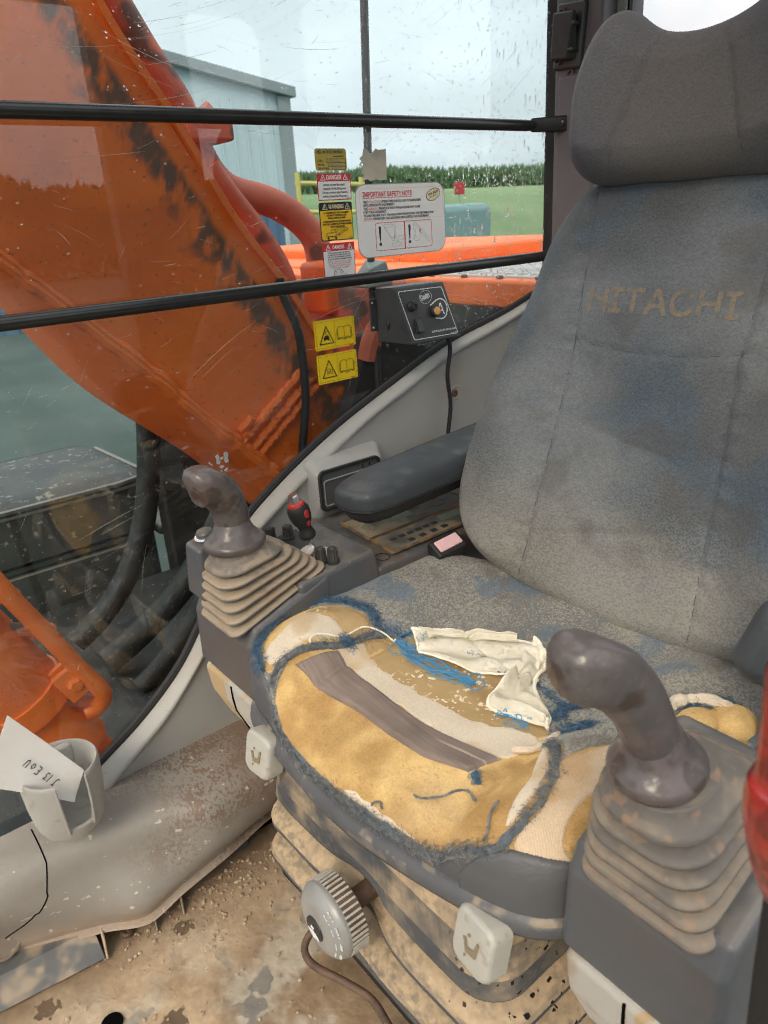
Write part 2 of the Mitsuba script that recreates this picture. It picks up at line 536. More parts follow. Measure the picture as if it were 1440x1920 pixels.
def floorf(p, n, uv):
    k = fbm(p.x * 10, p.y * 10, p.z, 4)
    g = fbm(p.x * 120, p.y * 120, p.z * 120, 3)
    c = mix((.25, .175, .108), (.45, .34, .225), smoothstep(.3, .7, k))
    c = c * (.75 + .5 * g)
    worn = smoothstep(.50, .66, fbm(p.x * 13 + 7, p.y * 13, 2.0, 4)) * smoothstep(1.0, .72, p.y)
    c = mix(c, mi.Color3f(.47, .43, .35) * (.75 + .5 * g), worn * .75)
    c = mix(c, mi.Color3f(.15, .145, .135), smoothstep(.58, .66, fbm(p.x * 34 + 3, p.y * 34, 5.0, 3)) * worn * .8)
    v1, v2, r = voronoi(p.x * 14 + 3.3, p.y * 14 + 1.2)
    wet = smoothstep(.26, .20, v1 + .22 * (noise(p.x * 160, p.y * 160, 0) - .5)) * thr(r, .80, .82)
    c = mix(c, mi.Color3f(.085, .058, .040), wet * .85)
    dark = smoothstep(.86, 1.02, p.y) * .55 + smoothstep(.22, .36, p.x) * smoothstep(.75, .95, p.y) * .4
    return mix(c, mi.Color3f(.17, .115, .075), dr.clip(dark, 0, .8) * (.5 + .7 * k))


def floorb(p, n, uv):
    return fbm(p.x * 45, p.y * 45, 0, 4) * 2 + fbm(p.x * 300, p.y * 300, 0, 3) * .6


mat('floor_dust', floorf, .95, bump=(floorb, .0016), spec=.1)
mat('dirt_clod', lambda p, n, uv: mix((.26, .19, .125), (.48, .38, .27), noise(p.x * 90, p.y * 90, p.z * 90)), 1.0, spec=.05)


def susf(p, n, uv):
    k = fbm(p.x * 16, p.y * 16, p.z * 16, 4)
    g = fbm(p.x * 150, p.y * 150, p.z * 150, 3)
    rub = mix((.052, .056, .062), (.10, .10, .10), k)
    dust = mix((.36, .265, .165), (.50, .385, .255), k) * (.8 + .4 * g)
    cov = smoothstep(.10, .48, n.z + .55 * (fbm(p.x * 24, p.y * 24, p.z * 24, 4) - .5)) * (.72 + .28 * smoothstep(.30, .55, fbm(p.x * 120, p.y * 120, p.z * 120, 4)))
    c = mix(rub, dust, cov)
    patch = smoothstep(.42, .70, fbm(p.x * 130, p.y * 130, p.z * 130, 4)) * smoothstep(.42, .64, fbm(p.x * 8 + 2, p.y * 8, p.z * 8, 3))
    c = mix(c, mi.Color3f(.15, .135, .105), patch * .6)
    hole = smoothstep(.69, .72, fbm(p.x * 120, p.y * 120 + 9, p.z * 120, 3)) * smoothstep(.44, .38, p.y)
    return mix(c, mi.Color3f(.012, .011, .010), hole)


mat('dusty_rubber', susf, .9, bump=(lambda p, n, uv: fbm(p.x * 140, p.y * 140, p.z * 140, 3), .0012), spec=.2)


# --- black plastics, metals
mat('black_bar', lambda p, n, uv: mix((.010, .011, .012), (.022, .022, .021), fbm(p.x * 60, p.y * 60, p.z * 60, 2)), .27, clearcoat=.3)
mat('black_plastic', lambda p, n, uv: mix((.014, .015, .017), (.035, .034, .033), fbm(p.x * 25, p.y * 25, p.z * 25, 3)), .42, bump=(grain, .0003), eps=3e-4)
mat('black_satin', lambda p, n, uv: mix((.028, .031, .036), (.055, .056, .058), fbm(p.x * 35, p.y * 35, p.z * 35, 3)), .35)
mat('black_rubber', (.012, .012, .013), .7)
mat('void_black', (.004, .004, .004), 1.0, spec=0)


def padf(p, n, uv):
    c = mix((.032, .038, .044), (.058, .066, .073), fbm(p.x * 18, p.y * 18, p.z * 18, 3))
    return mix(c, mi.Color3f(.12, .125, .125), spots(p, 34, .45, .80, 2.0) * smoothstep(.4, .95, n.z) * .4)


mat('arm_pad', padf, lambda p, n, uv: .34 + .2 * fbm(p.x * 50, p.y * 50, p.z * 50, 3), bump=(lambda p, n, uv: fbm(p.x * 300, p.y * 300, p.z * 300, 2), .0006))
mat('chrome', (.80, .81, .83), .24, metallic=1.0)
mat('steel', lambda p, n, uv: mix((.50, .50, .49), (.66, .65, .63), fbm(p.x * 60, p.y * 60, p.z * 60, 3)), .35, metallic=.35)
mat('rusty_steel', lambda p, n, uv: mix((.055, .042, .036), (.20, .12, .075), fbm(p.x * 70, p.y * 70, p.z * 70, 4)), .65, metallic=.2, bump=(lambda p, n, uv: fbm(p.x * 300, p.y * 300, p.z * 300, 3), .001))
mat('brown_paint', lambda p, n, uv: mix((.105, .098, .112), (.150, .138, .148), fbm(p.x * 8, p.y * 8, p.z * 8, 3)), .45)
mat('panel_overlay', lambda p, n, uv: mix((.085, .083, .076), (.25, .20, .125), spots(p, 22, .38, .66, 4.0)), .45)
mat('panel_dark', (.03, .032, .034), .4)
mat('lcd', (.13, .16, .13), .2)
mat('rust_edge', lambda p, n, uv: mix((.10, .085, .065), (.24, .13, .05), spots(p, 50, .4, .65, 2.0)), .8)
mat('pink_plastic', (.80, .50, .50), .4)
mat('red_plastic', (.33, .022, .018), .35)
mat('white_paper', lambda p, n, uv: mix((.72, .71, .68), (.80, .79, .77), fbm(p.x * 20, p.y * 20, p.z * 20, 3)), .7)
mat('ink', (.015, .016, .022), .6)


def clothf(p, n, uv):
    return mix((.74, .69, .54), (.84, .80, .68), noise(p.x * 50, p.y * 50, p.z * 50))


scene['mesh_cloth'] = {'type': 'mask', 'opacity': proc(lambda p, n, uv: .50 + .42 * thr(noise(p.x * 700, p.y * 700, p.z * 700), .3, .5)),
                       'bsdf': {'type': 'twosided', 'bsdf': {'type': 'diffuse', 'reflectance': proc(clothf)}}}
mat('cloth_hem', clothf, .9)
mat('blue_string', (.05, .27, .52), .5)


# --- machine paint
def orangef(p, n, uv):
    c = mix((.70, .120, .012), (.82, .165, .018), fbm(p.x * 6, p.y * 6, p.z * 6, 3))
    c = mix(c, mi.Color3f(.50, .085, .018), spots(p, 5, .52, .75, 2.0) * .5)
    return mix(c, mi.Color3f(.16, .06, .03), spots(p, 120, .74, .79, 6.0) * .5)


mat('orange_paint', orangef, lambda p, n, uv: .30 + .3 * fbm(p.x * 18, p.y * 18, p.z * 18, 3), bump=(lambda p, n, uv: fbm(p.x * 50, p.y * 50, p.z * 50, 3), .0012), clearcoat=.3)


def boomf(p, n, uv):
    c = orangef(p, n, uv)
    d = (p.x - .565) * .8545 + (p.z - 1.45) * .5195          # distance to the boom's upper edge
    k = fbm(p.x * 26, p.y * 26, p.z * 26, 4)
    k2 = fbm(p.x * 60 - p.z * 20, p.y * 40, p.z * 22, 3)
    g = smoothstep(-.125, -.070, d + .075 * (k - .5)) * smoothstep(-.030, -.048, d + .02 * (k - .5)) * smoothstep(.30, .58, k2 * .6 + k * .4)
    g = dr.maximum(g, smoothstep(.93, 1.0, p.x + .10 * (k - .5)) * smoothstep(.25, .5, k))
    return mix(c, mi.Color3f(.045, .046, .036), g * .88)


mat('boom_paint', boomf, lambda p, n, uv: .34 + .3 * fbm(p.x * 18, p.y * 18, p.z * 18, 3), bump=(lambda p, n, uv: fbm(p.x * 14, p.y * 14, p.z * 14, 3), .0018), clearcoat=.25)
mat('hose_red', lambda p, n, uv: mix(mix((.40, .075, .05), (.58, .15, .085), fbm(p.x * 14, p.y * 14, p.z * 14, 3)), (.05, .045, .04), spots(p, 11, .52, .64, 4.0) * .85), .6)
mat('greasy_black', lambda p, n, uv: mix((.007, .007, .007), (.030, .028, .024), fbm(p.x * 12, p.y * 12, p.z * 12, 4)), lambda p, n, uv: .35 + .4 * fbm(p.x * 20, p.y * 20, p.z * 20, 2), bump=(lambda p, n, uv: fbm(p.x * 40, p.y * 40, p.z * 40, 3), .004))


def boxf(p, n, uv):
    c = mix((.022, .023, .022), (.06, .058, .05), fbm(p.x * 9, p.y * 9, p.z * 9, 4))
    up = smoothstep(.35, .9, n.z) * (.45 + .55 * fbm(p.x * 5, p.y * 5, 2.0, 3))
    c = mix(c, mi.Color3f(.25, .235, .20), up * .8)
    return mix(c, mi.Color3f(.34, .31, .24), spots(p, 55, .66, .74, 3.0) * .5)


mat('toolbox_paint', boxf, .5, bump=(lambda p, n, uv: fbm(p.x * 30, p.y * 30, p.z * 30, 3), .003))
mat('grip_plate', lambda p, n, uv: mix((.40, .36, .34), (.60, .57, .55), fbm(p.x * 9, p.y * 9, p.z * 9, 3)), .4, metallic=.3)
mat('grey_lamp', (.30, .33, .32), .5)

# --- outdoors
mat('grass', lambda p, n, uv: mix(mix(mix((.095, .140, .075), (.165, .215, .110), fbm(p.x * .25, p.y * .25, 0, 4)), (.20, .17, .11), spots(p, .12, .60, .72, 4.0) * .8), mix((.045, .062, .056), (.085, .10, .09), fbm(p.x * .9, p.y * .9, 0, 4)), dr.maximum(smoothstep(22, 13, p.y + 3 * fbm(p.x * .4, p.y * .4, 3.0, 3)), smoothstep(13, 9, p.x + fbm(p.x * .4, p.y * .4, 3.0, 3)) * smoothstep(-3, 0, p.y))), .95, spec=.1)
mat('crop_leaf', lambda p, n, uv: mix((.075, .125, .070), (.15, .225, .115), noise(p.x * 1.7, p.y * 1.7, p.z * 2)), .9, spec=.1)
mat('hedge_leaf', lambda p, n, uv: mix((.020, .035, .018), (.05, .075, .03), noise(p.x * 1.7, p.y * 1.7, p.z * 2)), .9, spec=.1)
mat('shed_wall', lambda p, n, uv: mix((.44, .53, .57), (.52, .60, .635), fbm(p.x * .5, p.z * .2, 2.0, 3)), .6)
mat('shed_trim', (.24, .275, .29), .6)
mat('blue_steel', (.08, .14, .22), .6)
mat('yellow_paint', (.52, .45, .13), .6)
mat('teal_sheet', (.17, .27, .27), .7)

# --- glass and what is on it
scene['window_glass'] = {'type': 'thindielectric', 'int_ior': 1.52, 'specular_transmittance': {'type': 'rgb', 'value': [.76, .875, .89]}}
scene['clear_glass'] = {'type': 'thindielectric', 'int_ior': 1.5}
scene['water'] = {'type': 'dielectric', 'int_ior': 1.33}


mat('dried_dust', (.55, .54, .49), 1.0, spec=.05)
for nm, c in dict(stk_white=(.66, .67, .69), stk_grey=(.30, .31, .31), stk_red=(.44, .035, .04), stk_yellow=(.74, .52, .012), stk_olive=(.44, .34, .055), stk_amber=(.68, .42, .015), stk_black=(.014, .015, .017),
                  stk_pale=(.60, .54, .42), stk_pink=(.55, .30, .27), stk_ink=(.05, .055, .07), stk_cream=(.62, .56, .36), stk_line=(.60, .63, .64)).items():
    mat(nm, c, .4)
mat('torn_label', lambda p, n, uv: mix((.36, .34, .29), (.50, .47, .41), fbm(p.x * 60, p.y, p.z * 60, 3)), .9)


# ---------------------------------------------------------------- land and sky line
def land(x, y):
    r = sstep(12, 42, y) * 3.85 + sstep(42, 150, y) * 2.0
    r = r + .10 * (meshkit.fbm(np.stack([x * .15, y * .15, 0 * x], -1), 3, 2) - .5)
    return -1.25 + r


gx = np.concatenate([np.linspace(-220, -20, 30), np.linspace(-18, 70, 60), np.linspace(75, 330, 40)])
gy = np.concatenate([np.linspace(-220, -10, 30), np.linspace(-8, 60, 70), np.linspace(65, 330, 40)])
GX, GY = np.meshgrid(gx, gy, indexing='ij')
obj('ground', grid(np.stack([GX, GY, land(GX, GY)], -1)), 'grass', smooth=True)
note('ground', kind='structure')


def leaf_mass(pts, size, tall, seed):
    """many upright narrow leaf blades"""
    r = np.random.RandomState(seed)
    n = len(pts)
    a = r.rand(n) * np.pi * 2
    h = tall * (.6 + .7 * r.rand(n)); w = size * (.6 + .8 * r.rand(n))
    d = np.column_stack([np.cos(a), np.sin(a), 0 * a]); up = np.column_stack([.35 * (r.rand(n) - .5), .35 * (r.rand(n) - .5), np.ones(n)])
    v = np.stack([pts - d * w[:, None] * .5, pts + d * w[:, None] * .5, pts + up * h[:, None]], 1).reshape(-1, 3)
    return trimesh.Trimesh(v, np.arange(3 * n).reshape(-1, 3), process=False)


r0 = np.random.RandomState(3)
n = 52000
cx, cy = r0.uniform(6, 80, n), r0.uniform(42, 46, n)
P = np.column_stack([cx, cy, land(cx, cy) + r0.uniform(-.1, .75, n) * (1 + .5 * meshkit.noise(np.stack([cx * .35, cy * .35, 0 * cx], -1)))])
obj('crop', leaf_mass(P, .30, .62, 4), 'crop_leaf', smooth=False)
note('crop', label='tall green crop standing along the far edge of the grass field', category='crop', kind='stuff')
n = 26000
hx = r0.uniform(-70, 90, n)
hz = r0.rand(n) ** .7 * (3.6 + 3.2 * meshkit.fbm(np.stack([hx * .11, 0 * hx, 0 * hx], -1), 3, 8))
obj('hedge', leaf_mass(np.column_stack([hx, r0.uniform(-47, -43, n), -1.3 + hz]), .75, .6, 9), 'hedge_leaf', smooth=False)
note('hedge', label='dark tree line behind the photographer, seen only as a reflection in the side window', category='hedge', kind='stuff')

# grey shed
t = thing('farm_shed', 'pale blue grey metal farm shed with a sloping roof beyond the boom', 'shed')
zb = 0.0
gab = sg.Polygon([(5.5, zb), (16.02, zb), (16.12, 5.20), (11.6, 5.97), (5.5, 7.0)])
obj(t + '__wall', extrude(gab, 14.0, basis(V(0, 25, 0), (1, 0, 0), (0, 0, 1), (0, 1, 0)) @ np.diag([1, 1, 1, 1])), 'shed_wall', smooth=False)
obj(t + '__roof', hullpts([(5.3, 24.7, 7.05), (16.4, 24.7, 5.17), (5.3, 39, 7.05), (16.4, 39, 5.17), (5.3, 24.7, 7.35), (16.4, 24.7, 5.47), (5.3, 39, 7.35), (16.4, 39, 5.47)], .01, 6), 'shed_trim', smooth=False)
obj(t + '__corner_trim', box((15.75, 24.86, zb), (16.25, 24.985, 5.2)), 'shed_trim', smooth=False)
for k in range(20):
    x = 5.9 + k * .5
    obj(t + '__sheet_rib', box((x, 24.955, zb), (x + .07, 24.99, 5.1)), 'shed_wall', smooth=False)
t = thing('steel_container', 'low dark blue steel container in front of the grey shed', 'container')
obj(t + '__body', box((3.5, 18.0, -1.0), (11.2, 20.4, 1.86)), 'blue_steel', smooth=False)
for k in range(14):
    obj(t + '__corrugation', box((3.8 + k * .53, 17.94, -.95), (4.05 + k * .53, 18.0, 1.78)), 'blue_steel', smooth=False)
t = thing('field_gate', 'yellow tubular steel gate standing on the grass beside the blue container', 'gate')
for x in (9.15, 9.95, 10.8):
    obj(t + '__post', tube([(x, 14, -1.2), (x, 14, 2.02 - .12 * (x > 9.5))], .055, 8), 'yellow_paint')
for z in (1.80, 1.24, .45):
    obj(t + '__rail', tube([(9.1, 14, z + .02), (11.0, 14, z - .05)], .045, 8), 'yellow_paint')
t = thing('wrapped_bales', 'blue green sheeted stack on the field behind the machine tank', 'stack')
bal = rbox((14.1, 16, -1.2), (17.2, 18.5, 1.28), .25)
obj(t, bal, 'teal_sheet')
t = thing('red_marker', 'small red marker board in the field above the safety notice', 'marker')
obj(t + '__board', rbox((29.3, 30, 1.9), (30.0, 30.08, 2.5), .03), 'stk_red')
obj(t + '__post', tube([(29.65, 30.04, .2), (29.65, 30.04, 1.95)], .04, 6), 'shed_trim')

# ---------------------------------------------------------------- the machine outside the cab
EX = thing('excavator', 'orange excavator upper structure with dirty anti slip deck outside the side window', 'excavator')
obj(EX + '__deck', rbox((-.9, 1.22, -.35), (3.8, 2.32, -.02), .02), 'greasy_black')
obj(EX + '__front_plate', rbox((1.81, 1.22, -.3), (1.9, 4.6, .795), .01), 'greasy_black')
obj(EX + '__fuel_tank', rbox((1.80, 1.24, .785), (3.4, 4.6, .872), .014), 'orange_paint')
obj(EX + '__tank_body', box((1.9, 1.26, -.3), (3.4, 4.6, .80)), 'greasy_black', smooth=False)
obj(EX + '__hood', rbox((2.4, 2.5, .86), (3.4, 4.6, .935), .02), 'orange_paint')
obj(EX + '__hood_edge', rbox((2.0, 2.9, .86), (2.5, 4.6, .885), .01), 'orange_paint')
obj(EX + '__anti_slip_plate', rbox((1.86, 1.28, .868), (2.75, 2.28, .880), .004), 'grip_plate')
st = []
for i in range(16):
    for j in range(18):
        x, y = 1.89 + i * .053, 1.31 + j * .0545
        st.append(revolve([(.018, 0), (.017, .006), (.012, .009), (.009, .009), (.008, .003)], 8, basis(V(x, y, .8795), (1, 0, 0), (0, 1, 0))))
obj(EX + '__studs', cat_mesh(st), 'grip_plate')
note(EX + '__studs', kind='stuff')
for k in range(6):
    y = 1.36 + k * .16
    obj(EX + '__bolt_head', revolve([(.012, 0), (.012, .008), (.008, .011)], 6, basis(V(1.83, y, .872), (1, 0, 0), (0, 1, 0))), 'rusty_steel')
# boom foot brackets and the clutter round it
for y in (1.38, 1.93):
    br = sg.Polygon([(.86, -.05), (1.62, -.05), (1.42, .5), (1.22, .80), (1.04, .82), (.93, .55)]).buffer(.02)
    obj(EX + '__boom_bracket', extrude(br, .045, basis(V(0, y, 0), (1, 0, 0), (0, 0, 1), (0, -1, 0))), 'greasy_black')
obj(EX + '__pivot_pin', revolve([(.075, 0), (.075, .07), (.055, .085), (.02, .085)], 24, basis(V(1.13, 1.345, .62), (1, 0, 0), (0, 0, 1), (0, -1, 0))), 'hose_red')
obj(EX + '__valve_block', rbox((1.10, 1.50, .70), (1.30, 1.85, .93), .02), 'hose_red')
obj(EX + '__valve_cap', rbox((1.06, 1.55, .86), (1.16, 1.66, .985), .015), 'orange_paint')
for k in range(5):
    a = k * .9
    pts = spline([(1.05 + .10 * k, 1.32 + .05 * k, .70 + .03 * (k % 2)), (1.12 + .09 * k, 1.34, .45 + .03 * k), (1.2 + .1 * k, 1.4, .1)], 24)
    obj(EX + '__feed_hose', tube(pts, .022, 10), 'hose_red' if k % 2 == 0 else 'greasy_black')
obj(EX + '__elbow_fitting', tube(spline([(1.02, 1.34, .78), (1.06, 1.33, .86), (1.13, 1.34, .86)], 14), .024, 10), 'hose_red')

# toolbox with rounded top, in front
t = thing('tool_box', 'black muddy tool box with a ribbed side on the machine front', 'tool box')
ring = []
prof = [(0, -1.0), (0, .02), (.0, .07), (-.012, .085), (-.012, .10), (.0, .115), (.0, .27), (-.012, .30), (-.04, .318), (-.09, .325)]
pl = rrect(.75, .33, .10, 8)
for o, z in prof:
    q = sg.Polygon(pl + V(.11, 2.74)).buffer(o * 1.0) if o else sg.Polygon(pl + V(.11, 2.74))
    c = np.array([q.exterior.interpolate(s, normalized=True).coords[0] for s in np.linspace(0, 1, 96, endpoint=False)])
    ring.append(np.column_stack([c, np.full(96, z) - .035 * (c[:, 1] - 2.4)]))
obj(t + '__body', loft(ring, False, True), 'toolbox_paint', smooth=40)
obj(t + '__lid_edge', tube([(-.6, 2.40, .295), (.74, 2.40, .295), (.83, 2.43, .293), (.86, 2.5, .29), (.86, 3.0, .27)], .012, 8), 'toolbox_paint')
obj(t + '__corner_post', tube([(.885, 2.36, .40), (.875, 2.36, .1), (.86, 2.36, -.3)], .022, 8), 'toolbox_paint')
for x in (1.17, 1.27):
    obj(t + '__reflector', rbox((x, 3.1, .06), (x + .05, 3.13, .20), .008), 'stk_pink')
obj(t + '__step', rbox((.86, 2.45, .05), (1.25, 3.12, .09), .015), 'toolbox_paint')
obj(EX + '__frame_wall', rbox((.845, 2.30, -.35), (1.85, 2.38, .62), .015), 'greasy_black')

# boom
BW = [(-.9, 2.34), (-.3, 1.70), (.325, 1.047), (.413, .957), (.569, .793), (.67, .679), (.819, .522), (.97, .36), (1.10, .30)]
BL = [(-.9, 2.26), (-.3, 1.62), (.33, 1.005), (.386, .930), (.498, .755), (.600, .645), (.789, .463), (.95, .28), (1.10, .22)]
BT = [(-.9, 3.80), (-.1, 2.54), (.565, 1.45), (.606, 1.374), (.66, 1.293), (.727, 1.174), (.793, 1.062), (.871, .96), (.945, .84), (1.02, .74), (1.13, .68), (1.22, .60), (1.25, .48), (1.2, .36)]
BM = thing('excavator_boom', 'orange excavator boom rising forward outside the side window, grease along its upper edge', 'boom')
side = sg.Polygon(BW + BT[::-1])
xz = lambda y: basis(V(0, y, 0), (1, 0, 0), (0, 0, 1), (0, -1, 0))
pp, tt, _ = tri_poly(side, .035)
sm = trimesh.Trimesh(np.column_stack([pp[:, 0], np.full(len(pp), 1.45) + .004 * (meshkit.fbm(np.column_stack([pp * 3, 0 * pp[:, 0]]), 2) - .5), pp[:, 1]]), tt, process=False)
obj(BM + '__side_plate', sm, 'boom_paint', smooth=True)
obj(BM + '__core', extrude(side.buffer(-.004), .40, basis(V(0, 1.856, 0), (1, 0, 0), (0, 0, 1), (0, -1, 0))), 'boom_paint', smooth=False)
wl, bl = spline(BW, 60), spline(BL, 60)
row = lambda c, y: np.column_stack([c[:, 0], np.full(len(c), y), c[:, 1]])
obj(BM + '__lower_plate', grid(np.stack([row(wl, 1.452), row(wl * .85 + bl * .15, 1.455), row(bl, 1.535), row(bl + V(.0, .02), 1.84)])), 'boom_paint')
wob = lambda n, s, a: a * (meshkit.noise(np.column_stack([np.arange(n) * s, np.zeros(n), np.zeros(n)])) - .5)
for off, rr in ((0, .013), (.010, .009)):
    w = spline(BW, 420)
    obj(BM + '__weld_seam', tube(np.column_stack([w[:, 0] + wob(420, .34, .004), np.full(420, 1.450 - off * .3), w[:, 1] + off * 1.5 + wob(420, .31, .004)]), rr + wob(420, .42, .004), 8), 'orange_paint')
tp = spline(BT[1:], 300)
nrm = V(.8545, .5195)
obj(BM + '__top_flange', loft([np.array([[x, 1.435, z], [x, 1.87, z], [x + .012, 1.87, z + .008], [x + .012, 1.435, z + .008]]) for x, z in tp]), 'orange_paint', smooth=30)
for dx, dz in ((0, 0), (-.018, .025), (.012, -.02)):
    s = np.linspace(0, 1, 90)
    P = np.column_stack([.752 + dx + s * .184 + wob(90, .30, .005), np.full(90, 1.447), .604 + dz + s * .139 + wob(90, .33, .005)])
    obj(BM + '__cross_weld', tube(P, .0105 + wob(90, .45, .004), 8), 'orange_paint')
obj(BM + '__grease_stud', cat_mesh([tube([(.735, 1.45, .655), (.748, 1.435, .672), (.756, 1.43, .685)], .010, 8), tube([(.745, 1.452, .64), (.750, 1.44, .652)], .014, 6)]), 'orange_paint')
fl = []
for q in ([(.676, .604), (.684, .607), (.686, .600), (.683, .594), (.687, .589), (.684, .583), (.677, .586), (.679, .594)],
          [(.697, .606), (.706, .609), (.709, .602), (.706, .592), (.708, .585), (.700, .582), (.697, .589), (.699, .597)],
          [(.687, .597), (.696, .599), (.695, .594), (.688, .592)], [(.682, .577), (.690, .580), (.696, .575), (.688, .572)],
          [(.680, .566), (.686, .569), (.689, .565), (.683, .562)], [(.693, .567), (.701, .571), (.703, .567), (.696, .563)], [(.658, .592), (.666, .583), (.667, .586), (.660, .594)]):
    fl.append(extrude(sg.Polygon(q), .0015, xz(1.478)))
obj(BM + '__label_remnant', cat_mesh(fl), 'white_paper', smooth=False)
note(BM + '__label_remnant', label='torn white remains of a label low on the boom')
hz = spline([(.865, .97), (.869, .933), (.893, .87), (.902, .80), (.902, .737), (.897, .68), (.883, .615), (.88, .5)], 60)
obj('black_hose', tube(row(hz, 1.43), .0095, 10), 'black_rubber')
note('black_hose', label='thin black rubber hose hanging down across the foot of the boom', category='hose')

# pipes on top of the boom
hp = thing('hydraulic_pipe', 'thick red hydraulic pipe bending down from the boom top to the machine deck', 'pipe', 'red pipes along the boom')
hp1 = spline([(.0, 2.70), (.40, 2.02), (.698, 1.513), (.766, 1.396), (.808, 1.328), (.848, 1.222), (.892, 1.166), (.974, 1.140), (1.068, 1.10), (1.133, 1.034), (1.142, .968), (1.13, .86)], 120)
obj(hp + '__tube', tube(row(hp1, 1.68), .035, 18), 'hose_red')
obj(hp + '__clamp', cat_mesh([rbox((.795, 1.62, 1.255), (.905, 1.76, 1.300), .008), revolve([(.018, 0), (.018, .03), (.012, .035)], 6, basis(V(.885, 1.66, 1.28), (1, 0, 0), (0, 1, 0))), tube([(.80, 1.66, 1.27), (.855, 1.64, 1.315), (.905, 1.66, 1.27)], .02, 8)]), 'hose_red')
hp = thing('hydraulic_pipe', 'thinner red hydraulic pipe under the thick one, arching down to the deck', 'pipe', 'red pipes along the boom')
hp2 = spline([(.85, 1.21), (.891, 1.150), (.944, 1.083), (.986, 1.02), (1.022, .942), (1.03, .86)], 50)
obj(hp, tube(row(hp2, 1.65), .021, 14), 'hose_red')
hp = thing('hydraulic_pipe', 'short bright red hydraulic pipe low against the boom edge', 'pipe', 'red pipes along the boom')
hp3 = spline([(.82, 1.09), (.895, 1.015), (.945, .972), (.985, .92), (1.0, .84)], 40)
obj(hp, tube(row(hp3, 1.62), .026, 14), 'orange_paint')

# boom cylinder, lower left
cyd = V(.406, 0, -.913); cyn = V(.913, 0, .406)
HC = thing('boom_cylinder', 'orange hydraulic cylinder with a clamp band close outside the lower window', 'cylinder')
c0 = V(.157, 1.375, .485) - cyn * .078
obj(HC + '__barrel', tube([c0 - cyd * .9, c0 - cyd * .3, c0 + cyd * .18, c0 + cyd * .20], [.078, .078, .078, .074], 36), 'orange_paint')
obj(HC + '__neck', tube([c0 + cyd * .19, c0 + cyd * .36, c0 + cyd * .375, c0 + cyd * .375, c0 + cyd * .5], [.064, .064, .06, .05, .05], 36), 'orange_paint')
bc = c0 + cyd * .205
obj(HC + '__clamp_band', tube([bc - cyd * .024, bc - cyd * .0235, bc + cyd * .0235, bc + cyd * .024], [.078, .083, .083, .078], 40), 'orange_paint')
cb = bc + cyn * .080
obj(HC + '__clamp_lug', cat_mesh([hullpts([cb + cyd * a + cyn * b + V(0, c, 0) for a in (-.034, .030) for b in (-.022, .022) for c in (c1 - .004, c1 + .004)], .002, 6) for c1 in (-.074, -.046)]), 'orange_paint')
obj(HC + '__clamp_bolt', revolve([(.015, -.004), (.015, .009), (.011, .012)], 6, basis(cb + cyn * .002 + V(0, -.078, 0), (1, 0, 0), (0, 0, 1), (0, -1, 0))), 'orange_paint')
pd = spline([V(.14, 1.30, .66), V(.174, 1.30, .556), V(.24, 1.30, .402), V(.288, 1.30, .293), V(.302, 1.305, .258), V(.296, 1.32, .228), V(.27, 1.335, .212)], 70) - V(.012, 0, .006)
obj(HC + '__pipe', tube(np.vstack([pd[:1] - (pd[1] - pd[0]) * 30, pd]), .0165, 18), 'orange_paint')
for q, rr in (((.178, 1.33, .50), .016), ((.206, 1.35, .415), .013), ((.224, 1.35, .400), .016), ((.268, 1.34, .268), .019), ((.262, 1.34, .225), .017)):
    q = V(*q)
    obj(HC + '__fitting', cat_mesh([revolve([(rr, -.02), (rr, .014), (rr * .8, .02)], 6, basis(q, (0, 1, 0), (.4, 0, .9))), revolve([(rr * .7, -.05), (rr * .7, .0)], 10, basis(q, (0, 1, 0), (.4, 0, .9)))]), 'hose_red')

for nm, y, rr, pts in (('rear', 1.95, .032, [(.735, .85), (.712, .60), (.685, .446), (.64, .299), (.549, .149), (.394, .03)]),
                       ('middle', 1.80, .036, [(.90, .45), (.825, .335), (.721, .205), (.592, .103), (.428, .02)]),
                       ('front', 1.68, .030, [(.80, .33), (.715, .205), (.588, .065), (.466, -.02)])):
    k = thing('hydraulic_hose', {'rear': 'long black hose running up behind the others beside the tool box', 'middle': 'thick muddy black hose curving between two others below the boom', 'front': 'short black hose curving down nearest the window'}[nm], 'hose', 'black hoses curving below the boom')
    obj(k, tube(row(spline(pts, 40), y), rr, 14), 'greasy_black')

k = thing('mirror_post', 'slim dark post outside the window rising above the safety notice', 'post')
obj(k + '__tube', tube([(1.03, 1.32, .2), (1.03, 1.32, .97), (1.043, 1.32, 1.25), (1.068, 1.32, 1.75), (1.085, 1.32, 2.1)], .0085, 10), 'black_plastic')
obj(k + '__boot', hullpts([(1.0, 1.30, .945), (1.065, 1.30, .945), (1.01, 1.30, .975), (1.05, 1.30, .985), (1.0, 1.35, .945), (1.065, 1.35, .945), (1.03, 1.33, .99)], .006, 10), 'grey_lamp')


# ---------------------------------------------------------------- cab shell
fx, fy = np.meshgrid(np.linspace(-.75, 1.42, 220), np.linspace(.02, 1.14, 130), indexing='ij')
fz = .006 * (meshkit.fbm(np.stack([fx * 9, fy * 9, 0 * fx], -1), 4, 3) - .5) + .016 * np.exp(-(((fx - .40) / .12) ** 2 + ((fy - .95) / .06) ** 2)) - .004
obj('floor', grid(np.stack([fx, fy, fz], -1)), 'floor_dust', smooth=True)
note('floor', kind='structure')
obj('floor__underside', box((-.75, .0, -.06), (1.42, 1.16, -.012)), 'greasy_black', smooth=False)
obj('floor__hole', revolve([(.016, 0), (.016, .0012)], 20, basis(V(.094, .856, -.0015), (1, 0, 0), (0, 1, 0))), 'void_black')

